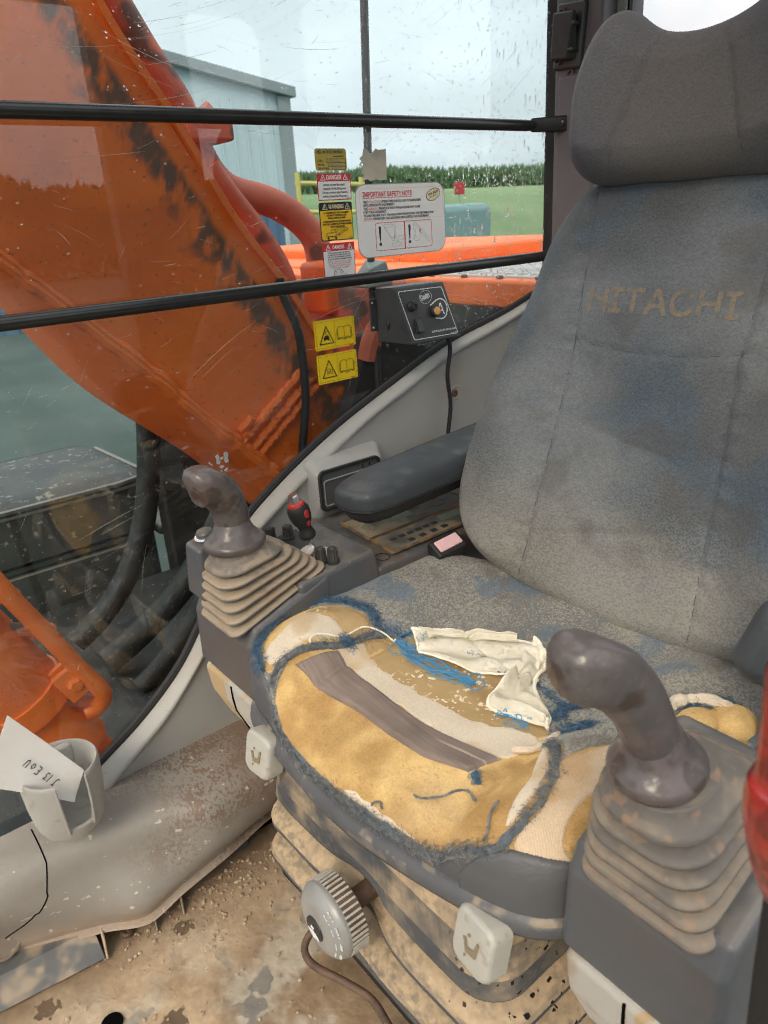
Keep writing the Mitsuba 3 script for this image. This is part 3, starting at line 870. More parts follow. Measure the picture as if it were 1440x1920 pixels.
roof = sg.box(-.42, -.02, 1.46, 1.17).difference(rpoly(-.02, .22, .78, .96, .06))
obj('ceiling', extrude(roof, .05, basis(V(0, 0, 1.74), (1, 0, 0), (0, 1, 0))), 'trim_plastic', smooth=False)
note('ceiling', kind='structure')
obj('ceiling__roof_hatch_glass', box((-.03, .21, 1.768), (.79, .97, 1.7685)), 'clear_glass', smooth=False)
wl_ = sg.box(.02, -.02, 1.16, 1.74).difference(rpoly(.09, .72, .975, 1.68, .05))
obj('rear_wall', extrude(wl_, .05, basis(V(1.47, 0, 0), (0, 1, 0), (0, 0, 1), (-1, 0, 0))), 'brown_paint', smooth=False)
note('rear_wall', kind='structure')
obj('rear_wall__window_pane', box((1.445, .08, .70), (1.4455, .985, 1.70)), 'clear_glass', smooth=False)
fr = sg.box(.075, .70, .99, 1.70).difference(rpoly(.10, .73, .965, 1.67, .05))
obj('rear_wall__window_seal', extrude(fr, .01, basis(V(1.419, 0, 0), (0, 1, 0), (0, 0, 1), (-1, 0, 0))), 'black_rubber', smooth=False)
obj('rear_wall__pale_frame', hullpts([(1.40, .968, .9), (1.40, .990, .9), (1.40, .968, 1.73), (1.40, .990, 1.73)], .004, 6), 'trim_plastic')
# door side: only the door pillar, sill and the frame round the open doorway
dw = sg.box(.84, .0, 1.46, 1.74).difference(rpoly(1.13, .74, 1.40, 1.66, .06))
obj('door_pillar', extrude(dw, .05, basis(V(0, .0, 0), (1, 0, 0), (0, 0, 1), (0, -1, 0))), 'brown_paint', smooth=False)
note('door_pillar', kind='structure')
obj('door_pillar__header', box((-.42, -.03, 1.64), (.84, .0, 1.74)), 'brown_paint', smooth=False)

# ---- rear right pillar
PL = thing('cab_pillar', 'dark brown grey cab corner pillar between the side window and the headrest', 'pillar')
obj(PL + '__post', hullpts([(1.352, .985, .85), (1.352, 1.082, .85), (1.41, .99, .85), (1.41, 1.12, .85), (1.352, .985, 1.735), (1.352, 1.082, 1.735), (1.41, .99, 1.735), (1.41, 1.12, 1.735)], .006, 8), 'brown_paint')
obj(PL + '__cover', hullpts([(1.342, .99, .85), (1.342, 1.074, .85), (1.342, .99, 1.31), (1.342, 1.068, 1.31), (1.36, .985, .85), (1.36, 1.084, .85), (1.36, .985, 1.325), (1.36, 1.08, 1.325)], .004, 8), 'brown_paint')
obj(PL + '__window_seal', hullpts([(1.376, 1.095, .85), (1.376, 1.13, .85), (1.40, 1.09, .85), (1.40, 1.13, .85), (1.376, 1.095, 1.74), (1.376, 1.13, 1.74), (1.40, 1.09, 1.74), (1.40, 1.13, 1.74)], .003, 6), 'black_rubber')
LB = thing('latch_bracket', 'black bolted latch bracket high on the corner pillar beside the headrest', 'bracket')
R = trimesh.transformations.rotation_matrix(math.radians(5), (1, 0, 0), (1.34, 1.05, 1.38))
lb = lambda m: moved(m, R)
obj(LB + '__plate', lb(rbox((1.336, 1.015, 1.325), (1.350, 1.082, 1.438), .006)), 'black_satin')
obj(LB + '__lever', lb(hullpts([(1.325, 1.04, 1.345), (1.325, 1.072, 1.345), (1.322, 1.03, 1.415), (1.322, 1.072, 1.415), (1.338, 1.03, 1.345), (1.338, 1.074, 1.415)], .005)), 'black_plastic')
obj(LB + '__rib', lb(rbox((1.318, 1.022, 1.395), (1.335, 1.078, 1.403), .003)), 'black_satin')
obj(LB + '__rib', lb(rbox((1.320, 1.022, 1.353), (1.335, 1.078, 1.360), .003)), 'black_satin')
for z in (1.420, 1.342):
    obj(LB + '__bolt', lb(revolve([(.0085, 0), (.0085, .005), (.005, .005), (.005, .002), (.0005, .002)], 12, basis(V(1.336, 1.066, z), (0, 1, 0), (0, 0, 1), (-1, 0, 0)))), 'rusty_steel')
obj(PL + '__bolt', revolve([(.008, 0), (.008, .004), (.005, .004), (.005, .001), (.0005, .001)], 12, basis(V(1.345, 1.045, 1.318), (0, 1, 0), (0, 0, 1), (-1, 0, 0))), 'rusty_steel')

# ---- side window
C0 = np.array([(-.45, .165), (-.2, .165), (0, .17), (.12, .192), (.226, .248), (.274, .275), (.341, .322), (.395, .372), (.422, .407), (.49, .505), (.545, .585), (.601, .627), (.638, .65), (.702, .686), (.779, .723), (.916, .778), (1.064, .832), (1.225, .868), (1.339, .901), (1.42, .925)])
C1 = np.array([(-.45, .158), (-.2, .158), (0, .16), (.12, .172), (.214, .208), (.268, .245), (.333, .290), (.38, .335), (.412, .37), (.48, .47), (.535, .555), (.600, .602), (.653, .636), (.72, .672), (.834, .730), (.93, .768), (1.034, .810), (1.18, .848), (1.295, .880), (1.42, .908)])
n = 160
ca, cb_ = spline(C0, n), spline(C1, n)
WN = thing('side_window', 'scratched dusty cab side window with raindrops outside', 'window')
wp = sg.Polygon(list(map(tuple, ca)) + [(1.385, .93), (1.385, 1.735), (-.45, 1.735)]).buffer(0)
wp2 = wp.intersection(sg.box(-.45, 0, 1.385, 1.735))
obj(WN + '__pane', extrude(wp2, .0003, xz(1.122)), 'window_glass', smooth=False)
scene[WN + '__pane'] = mikit.ply((lambda q: trimesh.Trimesh(np.column_stack([q[0][:, 0], np.full(len(q[0]), 1.122), q[0][:, 1]]), q[1], process=False))(tri_poly(wp2, .12)[:2]), 'window_glass', smooth=False)
# dried dust and wipe marks on the inner face: separate fine ribbons and flecks, the pane between them clean
def ribbon(P, w):
    P = np.asarray(P); t_ = np.gradient(P, axis=0); t_ /= np.linalg.norm(t_, axis=1, keepdims=True) + 1e-12
    nn = np.column_stack([-t_[:, 1], t_[:, 0]]) * (w * np.sin(np.linspace(.25, 2.9, len(P))))[:, None]
    a_, b_ = P + nn, P - nn
    k = len(P)
    v = np.vstack([np.column_stack([a_[:, 0], np.full(k, 1.1205), a_[:, 1]]), np.column_stack([b_[:, 0], np.full(k, 1.1205), b_[:, 1]])])
    q = np.arange(k - 1)
    return v, np.vstack([np.column_stack([q, q + 1, q + k]), np.column_stack([q + 1, q + k + 1, q + k])])
rw = np.random.RandomState(17)
dv, df, o = [], [], 0
for i in range(1100):
    kind = rw.rand()
    if kind < .62:
        gc = [(.95, .45, .62), (.35, 1.9, .75), (.75, 1.75, .60), (1.5, .6, .75), (.55, .1, .72)][rw.randint(5)]
        rr = gc[2] + .035 * rw.randn() * (1 + 2 * (rw.rand() < .3))
        a0 = rw.uniform(0, 2 * np.pi); da = rw.uniform(.03, .30) * rw.choice([-1, 1])
        th_ = a0 + np.linspace(0, da, 16)
        Pq = np.column_stack([gc[0] + rr * np.cos(th_), gc[1] + rr * .8 * np.sin(th_)])
    else:
        x, z = rw.uniform(.1, 1.3), rw.uniform(.4, 1.6)
        a0 = rw.normal(.15, .5); L_ = rw.uniform(.003, .05)
        s_ = np.linspace(0, 1, 8)
        Pq = np.column_stack([x + L_ * s_ * math.cos(a0), z + L_ * s_ * math.sin(a0) + .25 * L_ * rw.randn() * s_ ** 2])
    if not wp2.buffer(-.01).contains(sg.LineString(Pq)): continue
    if Pq[:, 1].mean() < .86 and Pq[:, 0].mean() < .80 and rw.rand() < .88: continue
    v, f = ribbon(Pq, .00006 + .00022 * rw.rand() ** 2)
    dv.append(v); df.append(f + o); o += len(v)
scene[WN + '__wipe_marks'] = mikit.ply(trimesh.Trimesh(np.vstack(dv), np.vstack(df), process=False), 'dried_dust', smooth=False)
note(WN + '__wipe_marks', kind='stuff')
dv, df, o = [], [], 0
hexa = np.column_stack([np.cos(np.arange(6) * np.pi / 3), np.zeros(6), np.sin(np.arange(6) * np.pi / 3)])
hf = np.array([(0, 1, 2), (0, 2, 3), (0, 3, 4), (0, 4, 5)])
inner_ = wp2.buffer(-.004)
cx_ = rw.uniform(-.05, 1.37, 90000); cz_ = rw.uniform(.2, 1.6, 90000)
cn_ = meshkit.fbm(np.column_stack([cx_ * 14, cz_ * 14, 0 * cx_ + 1]), 3, 4)
ci_ = shapely.contains_xy(inner_, cx_, cz_)
for x, z, fn_, in_ in zip(cx_, cz_, cn_, ci_):
    if len(dv) >= 6500: break
    w = .16 + .84 * sstep(.85, .45, z) * sstep(.95, .5, x) + .4 * sstep(.9, 1.2, x) * sstep(1.2, .95, z)
    w *= .25 + 1.1 * fn_
    if rw.rand() > w or not in_: continue
    r = .00016 + .00050 * rw.rand() ** 6
    dv.append(hexa * V(r * (.6 + .8 * rw.rand()), 1, r * (.6 + .8 * rw.rand())) + V(x, 1.1204, z)); df.append(hf + o); o += 6
scene[WN + '__dust_specks'] = mikit.ply(trimesh.Trimesh(np.vstack(dv), np.vstack(df), process=False), 'dried_dust', smooth=False)
note(WN + '__dust_specks', kind='stuff')
seal = np.column_stack([ca[:, 0], np.full(n, 1.1185), ca[:, 1] + .002])
obj(WN + '__seal', tube(seal, .0075, 8), 'black_rubber')
# raindrops on the outside
dv, df, o = [], [], 0
ico = trimesh.creation.icosphere(subdivisions=1)
rd = np.random.RandomState(5)
N = 9000
for i in range(N):
    while True:
        x, z = rd.uniform(-.1, 1.37), rd.uniform(.55, 1.70)
        w = .035 + .9 * sstep(.80, 1.25, x) * (1 - .55 * sstep(1.2, 1.35, z)) + .25 * sstep(1.1, 1.4, z)
        if rd.rand() < w and (z > .92 or wp2.contains(sg.Point(x, z))): break
    r = .0006 + .0014 * rd.rand() ** 3
    st_ = 1 + (rd.rand() < .25) * rd.rand() * 5 * sstep(.8, 1.2, x)
    dv.append(ico.vertices * V(r, r * .55, r * st_) + V(x, 1.1222, z)); df.append(ico.faces + o); o += len(ico.vertices)
scene[WN + '__raindrops'] = mikit.ply(trimesh.Trimesh(np.vstack(dv), np.vstack(df), process=False), 'water', smooth=True)
note(WN + '__raindrops', kind='stuff')

GB = thing('guard_bar', 'upper black guard bar crossing the side window near headrest height', 'bar', 'guard bars across the side window')
obj(GB + '__tube', tube([(-.5, 1.095, 1.231), (1.27, 1.095, 1.231), (1.285, 1.094, 1.231), (1.30, 1.09, 1.231)], [.0105, .0105, .0095, .008], 18), 'black_bar')
obj(GB + '__end_bracket', cat_mesh([hullpts([(1.285, 1.092, 1.222), (1.285, 1.092, 1.241), (1.338, 1.05, 1.220), (1.338, 1.05, 1.243), (1.338, 1.08, 1.220), (1.338, 1.08, 1.243)], .003, 8), revolve([(.010, 0), (.010, .006), (.007, .008)], 14, basis(V(1.335, 1.058, 1.231), (0, 1, 0), (0, 0, 1), (-1, 0, 0)))]), 'black_bar')
GB = thing('guard_bar', 'lower black guard bar crossing the side window just above the control box', 'bar', 'guard bars across the side window')
obj(GB + '__tube', tube([(-.5, 1.095, .9785), (1.34, 1.095, .9785)], .0105, 18), 'black_bar')

# ---- light grey side trim below the window
TR = thing('side_trim_panel', 'light grey plastic side trim sweeping up below the window', 'trim panel')
rows = []
for i in range(n):
    (x0, z0), (x1, z1) = ca[i], cb_[i]
    d = V(x1 - x0, z1 - z0); d = d / (np.linalg.norm(d) + 1e-9)
    zb_ = min(.195, z1 - .004)
    p = [(x0, 1.1195, z0), (x0 + .25 * (x1 - x0), 1.110, z0 + .25 * (z1 - z0)), (x0 + .8 * (x1 - x0), 1.0935, z0 + .8 * (z1 - z0)), (x1, 1.091, z1)]
    for a, y in ((.004, 1.0905), (.009, 1.093), (.014, 1.098)):
        zz = max(z1 + d[1] * a, zb_)
        p.append((x1 + d[0] * a * .6, y, zz))
    for s in (.08, .3, .6, 1):
        p.append((x1 + d[0] * .009, 1.0985 + .004 * s, (p[6][2]) * (1 - s) + zb_ * s))
    rows.append(p)
obj(TR + '__panel', grid(np.array(rows).transpose(1, 0, 2)), 'trim_plastic', smooth=45)
obj(TR + '__vent_housing', hullpts([(.689, 1.068, .598), (.815, 1.068, .590), (.689, 1.068, .649), (.812, 1.068, .650), (.690, 1.098, .555), (.84, 1.098, .555), (.688, 1.098, .660), (.830, 1.098, .662)], .014, 20), 'trim_plastic')
ot, it_ = rpoly(.671, .586, .811, .664, .012), rpoly(.676, .591, .806, .659, .009)
obj(TR + '__vent_frame', extrude(ot.difference(it_), .006, xz(1.0535)), 'black_plastic', smooth=False)
obj(TR + '__vent_inset', extrude(it_, .003, xz(1.0538)), 'grey_plastic', smooth=False)
obj(TR + '__vent_rail', extrude(rpoly(.680, .595, .802, .645, .006).difference(rpoly(.682, .597, .800, .643, .005)), .002, xz(1.0508)), 'stk_grey', smooth=False)
for x in (.752, .768):
    obj(TR + '__vent_rivet', box((x + .018, 1.0500, .649), (x + .020, 1.0510, .654)), 'void_black', smooth=False)
obj(TR + '__screw_recess', revolve([(.017, 0), (.014, .0015), (.012, .0012), (.011, .0005)], 22, xz(1.0995) @ trimesh.transformations.translation_matrix((1.062, .728, 0))), 'trim_plastic')
obj(TR + '__screw', revolve([(.008, 0), (.008, .002), (.004, .003), (.003, .001)], 12, xz(1.0985) @ trimesh.transformations.translation_matrix((1.058, .728, 0))), 'rusty_steel')
obj('outer_skin', box((-.5, 1.13, -.3), (1.46, 1.16, .16)), 'orange_paint', smooth=False)
note('outer_skin', kind='structure')

# ---- floor duct
XB = np.array([-.75, -.3, -.01, .066, .134, .205, .262, .337, .447, .62])
YB = np.array([1.09, 1.08, 1.058, 1.03, .997, .957, .959, .965, .986, 1.02])
ZB = np.array([.02, .02, .022, .026, .03, .036, .052, .062, .07, .07])
YR = np.array([1.03, 1.03, 1.025, 1.018, 1.008, .993, .978, .948, .952, .98])
from scipy.interpolate import PchipInterpolator as PC
fyb, fzb, fyr = PC(XB, YB), PC(XB, ZB), PC(XB, YR)


def duct_sec(x):
    yb, zb_, yr = float(fyb(x)), float(fzb(x)), float(fyr(x))
    p = np.array([(1.106, .204), (1.07, .2055), (yr + .045, .206), (yr + .018, .204), (yr + .003, .196), (yr - .006, .182), (yr - .012, .15), (.5 * yr + .5 * yb - .016, .11), (yb - .012, .07 + zb_ * .3), (yb - .004, zb_ + .016), (yb, zb_ + .006), (yb - .008, zb_ + .003), (yb - .012, zb_), (yb + .004, zb_ - .004), (yb + .05, zb_ - .004)])
    q = np.column_stack([spline(p[:10], 40)]); q = np.vstack([q, p[10:]])
    return np.column_stack([np.full(len(q), x), q])


DU = thing('floor_duct', 'long beige grey moulded duct cover along the floor below the window, brown with dried mud', 'duct cover')
obj(DU + '__cover', grid(np.array([duct_sec(x) for x in np.linspace(-.75, .62, 150)]).transpose(1, 0, 2)), 'duct_plastic', smooth=50)
sx = np.concatenate([np.full(14, .088), .088 - .012 * np.linspace(0, 1, 8), .076 - .10 * np.linspace(0, 1, 18) ** 1.2])
sp_ = []
for j, x in zip(np.linspace(3, 39, 40).astype(int), sx):
    s_ = duct_sec(x)[j]; sp_.append(s_ + V(0, -.0004, .0002))
sp_ = np.array(sp_)
obj(DU + '__cap_seam', tube(sp_[np.r_[True, np.linalg.norm(np.diff(sp_, axis=0), axis=1) > 1e-4]], .0011, 6), 'void_black')
obj(DU + '__round_plug', revolve([(.026, 0), (.026, .002), (.022, .0026), (.0215, .0014)], 26, basis(V(.005, 1.044, .062), (1, .35, 0), (-.05, .25, 1))), 'duct_plastic')
kp = [(-.5, 1.075, .024), (.122, 1.005, .030), (.122, .965, .003), (-.5, 1.045, .003)]
obj(DU + '__kick_plate', hullpts(kp + [(a, b + .03, c - .002) for a, b, c in kp], .0015, 6), 'dark_steel')
mat('dark_steel', lambda p, n, uv: mix(mix((.07, .075, .08), (.13, .13, .125), fbm(p.x * 30, p.y * 30, p.z * 30, 3)), (.33, .26, .18), spots(p, 28, .42, .62, 2.0) * .8), .6)
for x, y0 in ((.126, .962), (.207, .955), (.255, .955)):
    obj(DU + '__tab', hullpts([(x, y0, .002), (x + .012, y0 + .07, .002), (x + .012, y0 + .07, .034), (x + .004, y0 + .014, .032)], .0022, 6), 'dusty_rubber')
bp = sg.box(.258, .0, .41, .062).difference(sg.Point(.300, .034).buffer(.0165, quad_segs=6))
obj(DU + '__hole_bracket', extrude(bp, .004, xz(1.012)), 'dusty_rubber', smooth=False)
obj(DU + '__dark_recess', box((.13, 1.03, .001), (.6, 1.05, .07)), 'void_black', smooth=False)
k = thing('floor_bolt', 'muddy bolt head on the floor between two upright tabs', 'bolt')
obj(k, revolve([(.010, 0), (.010, .005), (.0075, .007), (.004, .0068), (.003, .004)], 8, basis(V(.167, .985, .0), (1, 0, 0), (0, 1, 0))), 'rusty_steel')
dv, df, o = [], [], 0
for i in range(1000):
    if rd.rand() < .62: x, y = rd.normal(.33, .10), .985 - abs(rd.normal(0, .055))
    else: x, y = rd.uniform(-.1, .40), rd.uniform(.60, 1.0)
    if not (-.2 < x < .48 and y < 1.01): continue
    r = .0008 + .0036 * rd.rand() ** 5
    v = trimesh.creation.icosphere(subdivisions=0).vertices * (1 + .5 * (rd.rand(12, 1) - .5)) * V(r, r * (.7 + .5 * rd.rand()), r * .7)
    zz = .016 * math.exp(-(((x - .40) / .12) ** 2 + ((y - .95) / .06) ** 2)) - .003
    dv.append(v + V(x, y, zz + r * .35)); df.append(trimesh.creation.icosphere(subdivisions=0).faces + o); o += 12
obj('dirt_clods', trimesh.Trimesh(np.vstack(dv), np.vstack(df), process=False), 'dirt_clod', smooth=False)
note('dirt_clods', label='dry crumbs of soil scattered over the dusty cab floor', category='dirt', kind='stuff')

# ---- stickers on the inside of the window


class Sticker:
    def __init__(s, key, label, x0, z0, x1, z1, bg, r=.003, poly=None, edge=None):
        s.k = thing(key, label, 'sticker', 'stickers on the side window')
        s.x0, s.z0, s.x1, s.z1 = x0, z0, x1, z1
        p = poly or rpoly(x0, z0, x1, z1, r)
        if edge:
            obj(s.k + '__border', extrude(p, .0005, xz(1.1190)), edge, smooth=False)
            p = rpoly(x0 + .0016, z0 + .0016, x1 - .0016, z1 - .0016, max(r - .001, .0006))
            obj(s.k + '__backing', extrude(p, .0004, xz(1.1185)), bg, smooth=False)
        else:
            obj(s.k + '__backing', extrude(p, .0008, xz(1.1189)), bg, smooth=False)

    def put(s, name, meshes, m, lvl=0):
        mm = cat_mesh(meshes if isinstance(meshes, list) else [meshes])
        obj(s.k + '__' + name, moved(mm, xz(1.1181 - .0003 * lvl)), m, smooth=False)

    def rect(s, name, x0, z0, x1, z1, m, lvl=0, r=.0004):
        s.put(name, trimesh.creation.extrude_polygon(rpoly(x0, z0, x1, z1, r), .0003, engine='earcut'), m, lvl)

    def text(s, name, rows, m, lvl=1):
        out = []
        for txt, x, z, h, w, bold in rows:
            q = lettering(txt, h, w, .0003, bold)
            q.apply_translation((x, z, 0)); out.append(q)
        s.put(name, out, m, lvl)

    def tri(s, name, x, z, w, h, m, lw=.0009, lvl=1, bang=True):
        ms = [stroke([(x, z), (x + w, z), (x + w / 2, z + h)], lw, .0003, True)]
        if bang: ms += [trimesh.creation.extrude_polygon(sg.Polygon([(x + w * .46, z + h * .28), (x + w * .54, z + h * .28), (x + w * .56, z + h * .62), (x + w * .44, z + h * .62)]), .0003, engine='earcut'), trimesh.creation.extrude_polygon(sg.Point(x + w / 2, z + h * .18).buffer(w * .055), .0003, engine='earcut')]
        s.put(name, ms, m, lvl)


s = Sticker('inspection_sticker', 'olive yellow inspection sticker with filled in boxes, topmost of the column', .769, 1.157, .834, 1.191, 'stk_olive', .005)
s.text('lettering', [('AUTEC WORLD', .785, 1.1835, .0042, .043, True), ('Wexford 00000', .806, 1.1777, .0024, .022, False), ('S.W.L.', .7735, 1.1703, .0038, .012, False), ('Ser No.', .7735, 1.1647, .0036, .014, False), ('Date of Insp.', .7735, 1.1590, .0036, .023, False)], 'stk_ink')
s.put('logo', [stroke([(.773, 1.1855), (.776, 1.1855)], .002), stroke([(.7775, 1.183), (.7775, 1.188), (.781, 1.187), (.7815, 1.184), (.7775, 1.183)], .0011)], 'stk_ink', 1)
s.put('boxes', [stroke([(a, z), (.831, z), (.831, z + .0056), (a, z + .0056)], .0007, .0003, True) for a, z in ((.792, 1.1695), (.7945, 1.1637), (.803, 1.1580))], 'stk_ink', 1)
s.text('handwriting', [('3000 kg', .797, 1.1707, .0034, .022, False), ('H4587-0221', .798, 1.1648, .0032, .030, False), ('01.2018', .806, 1.1592, .0032, .018, False)], 'stk_grey')

s = Sticker('danger_sticker', 'red and white danger sticker about the rated capacity, below the olive inspection sticker', .7695, 1.1105, .8395, 1.1525, 'stk_white', .0012, edge='stk_red')
s.rect('header', .7695, 1.1405, .8395, 1.1525, 'stk_red')
s.text('heading', [('DANGER', .789, 1.1432, .0068, .031, True)], 'stk_white')
for x in (.7765, .8235): s.tri('warning_symbol', x, 1.1425, .0095, .0082, 'stk_white')
s.text('lettering', [('Never exceed the rated', .782, 1.1335, .0034, .044, False), ('capacity of the lifting eye.', .780, 1.1275, .0034, .049, False), ('Always remove attachments', .778, 1.1215, .0034, .053, False), ('before using the lifting eye', .779, 1.1155, .0034, .051, False), ('SD 005', .828, 1.1125, .0013, .008, False)], 'stk_ink')

s = Sticker('warning_sticker', 'amber warning sticker with a black heading and a digger outline', .7685, 1.0455, .8385, 1.1075, 'stk_amber', .004, edge='stk_black')
s.rect('header', .7686, 1.0945, .8384, 1.1074, 'stk_black', 0, .003)
s.text('heading', [('WARNING', .788, 1.0975, .0062, .032, True)], 'stk_cream')
for x in (.7755, .8235): s.tri('warning_symbol', x, 1.0965, .0095, .0088, 'stk_cream')
s.text('lettering', [('IT IS POSSIBLE FOR THE ATTACHMENT', .777, 1.0895, .0026, .053, True), ('TO CONTACT THE BOOM OR CAB', .782, 1.0853, .0026, .043, True), ('WHEN A COUPLER IS USED', .785, 1.0811, .0026, .037, True), ('ALWAYS EXERCISE CAUTION AND MAINTAIN', .7745, 1.0755, .0026, .059, True), ('ADEQUATE CLEARANCE TO PREVENT DAMAGE', .7735, 1.0713, .0026, .062, True), ('AND POSSIBLE INJURY', .789, 1.0671, .0026, .031, True), ('SD 128', .828, 1.0485, .0012, .007, False)], 'stk_black')
s.put('digger_drawing', [stroke(p, .0006, .0003, c) for p, c in (([(.780, 1.0530), (.780, 1.0585), (.800, 1.0585), (.800, 1.0530)], True), ([(.790, 1.0585), (.790, 1.0645), (.797, 1.0645), (.799, 1.0600)], False), ([(.797, 1.0605), (.804, 1.0672), (.824, 1.0655), (.826, 1.0625), (.806, 1.0545), (.803, 1.0560), (.820, 1.0630), (.806, 1.0640), (.799, 1.0585)], False), ([(.783, 1.0475), (.799, 1.0475), (.801, 1.0500), (.799, 1.0525), (.783, 1.0525), (.781, 1.0500)], True), ([(.803, 1.0545), (.808, 1.0535), (.806, 1.057)], False))] + [trimesh.creation.extrude_polygon(sg.Point(x, 1.05).buffer(.0016), .0003, engine='earcut') for x in (.7835, .7985)], 'stk_black', 1)

s = Sticker('danger_sticker', 'lowest red and white danger sticker, its drawing cut by the lower guard bar', .7685, .968, .8375, 1.0415, 'stk_white', .0012, edge='stk_red')
s.rect('header', .7685, 1.0285, .8375, 1.0415, 'stk_red')
s.text('heading', [('DANGER', .790, 1.0318, .0058, .025, True)], 'stk_white')
for x in (.7755, .8225): s.tri('warning_symbol', x, 1.0305, .0095, .0088, 'stk_white')
s.text('lettering', [('ALWAYS ENSURE THAT THE PINS ARE', .780, 1.0245, .0020, .046, False), ('IN LOCKED POSITION BEFORE USE. SAFE', .778, 1.0210, .0020, .050, False), ('PIN TO BE FITTED IN MANUAL COUPLER', .778, 1.0175, .0020, .051, False), ('IF THE PIN CANNOT BE COMMENCED WORK', .778, 1.0140, .0020, .052, False)], 'stk_ink')
s.text('red_lettering', [('FAILURE TO ENSURE CORRECT LOCKING', .776, 1.0100, .0020, .055, False), ('COULD RESULT IN THE ATTACHMENT', .779, 1.0065, .0020, .049, False), ('BECOMING DETACHED RESULTING IN', .779, 1.0030, .0020, .049, False), ('SERIOUS INJURY OR DAMAGE', .784, .9995, .0020, .039, False)], 'stk_pink')
s.put('coupler_drawing', [stroke([(.789, .994), (.792, .9965), (.806, .9965), (.811, .9905), (.8155, .9885), (.814, .982), (.808, .977), (.798, .977), (.789, .986)], .0006, .0003, True), stroke([(math.cos(a) * .002 + .793, math.sin(a) * .003 + .992) for a in np.linspace(0, 6, 14)], .0003), stroke([(math.cos(a) * .002 + .805, math.sin(a) * .003 + .992) for a in np.linspace(0, 6, 14)], .0003)], 'stk_ink', 1)

s = Sticker('safety_notice', 'large white safety notice with a red heading and two pictograms', .847, 1.0105, 1.063, 1.1345, 'stk_white', .022, edge='stk_grey')
s.put('frame', [stroke(list(rpoly(.857, 1.073, 1.058, 1.1265, .006).exterior.coords), .0009, .0003)], 'stk_pale')
s.text('heading', [('IMPORTANT SAFETY NOTE', .8635, 1.1135, .0078, .116, True)], 'stk_red')
s.rect('underline', .8635, 1.1108, .9795, 1.1118, 'stk_red', 0, .0002)
s.text('lettering', [('ONLY', .8635, 1.1030, .0040, .013, True), ('OPERATORS SHOULD USE THIS MACHINE', .905, 1.1030, .0040, .096, True), ('AND ASSOCIATED EQUIPMENT.', .8635, 1.0975, .0040, .074, True), ('THE', .8635, 1.0915, .0040, .010, True), ('PROVIDED WITH THE MACHINE ARE THERE', .899, 1.0915, .0040, .100, True), ('FOR YOUR GUIDANCE.', .8635, 1.0860, .0040, .053, True), ('PLEASE ENSURE THAT YOU READ AND UNDERSTAND THE INFORMATION', .8635, 1.0803, .0038, .168, True), ('OPERATING THIS MACHINE AND ASSOCIATED EQUIPMENT.', .885, 1.0747, .0038, .136, True)], 'stk_ink')
s.text('red_lettering', [('CERTIFIED', .8785, 1.1030, .0040, .025, True), ('MANUALS', .875, 1.0915, .0040, .022, True), ('BEFORE', .8635, 1.0747, .0038, .019, True)], 'stk_pink')
ov = sa.rotate(sa.scale(sg.Point(1.033, 1.113).buffer(1, quad_segs=10), .0185, .0105), 16)
s.put('oval_logo', [trimesh.creation.extrude_polygon(ov, .0003, engine='earcut')], 'stk_black', 0)
ov2 = sa.rotate(sa.scale(sg.Point(1.033, 1.113).buffer(1, quad_segs=10), .0172, .0094), 16)
s.put('oval_centre', [trimesh.creation.extrude_polygon(ov2, .0003, engine='earcut')], 'stk_cream', 1)
a = lettering('one plant', .0052, .026, .0003, True); a.apply_transform(trimesh.transformations.rotation_matrix(.25, (0, 0, 1))); a.apply_translation((1.0205, 1.1105, 0))
b = lettering('SERVICES', .0016, .020, .0003, True); b.apply_transform(trimesh.transformations.rotation_matrix(.25, (0, 0, 1))); b.apply_translation((1.0235, 1.1070, 0))
s.put('oval_lettering', [a, b], 'stk_ink', 2)
s.put('pictogram_frame', [stroke(list(rpoly(.8885, 1.0215, 1.0265, 1.069, .004).exterior.coords), .0011), stroke([(.958, 1.0215), (.958, 1.069)], .0026)], 'stk_red')
for x, lvl in ((.8985, 0), (.970, 0)):
    s.put('exclamation_mark', [trimesh.creation.extrude_polygon(sg.Polygon([(x - .0012, .0), (x + .0012, .0), (x + .0028, .022), (x + .0018, .0245), (x - .0018, .0245), (x - .0028, .022)]), .0003, engine='earcut').apply_translation((0, 1.0385, 0)), trimesh.creation.extrude_polygon(sg.Point(x, 1.0325).buffer(.003), .0003, engine='earcut')], 'stk_black')
s.put('digger_drawing', [stroke(p, .0006, .0003, c) for p, c in (([(.906, 1.065), (.931, 1.065), (.936, 1.061), (.936, 1.046), (.933, 1.045), (.932, 1.061), (.910, 1.061), (.925, 1.044), (.932, 1.040), (.937, 1.044)], False), ([(.906, 1.065), (.922, 1.044), (.928, 1.037), (.936, 1.0375)], False), ([(.938, 1.037), (.953, 1.037), (.953, 1.044), (.944, 1.045), (.943, 1.041), (.938, 1.041)], True), ([(.927, 1.027), (.949, 1.027), (.950, 1.032), (.927, 1.032)], True), ([(.934, 1.0345), (.944, 1.0345)], False))], 'stk_grey')
s.put('boom_drawing', [stroke(p, .0006, .0003, c) for p, c in (([(.981, 1.064), (.984, 1.066), (1.003, 1.052), (1.018, 1.038), (1.021, 1.030), (1.017, 1.030), (1.010, 1.040), (.993, 1.052)], True), ([(.981, 1.064), (.981, 1.037), (.984, 1.033), (.993, 1.034), (.998, 1.045)], False), ([(.985, 1.055), (.985, 1.040), (.991, 1.039)], False))], 'stk_grey')
s.put('red_figure', [stroke([(.9325, 1.040), (.9335, 1.0475)], .0016), stroke([(.995, 1.048), (.9985, 1.054)], .0016), stroke([(.998, 1.047), (.995, 1.0545)], .0012)], 'stk_red')

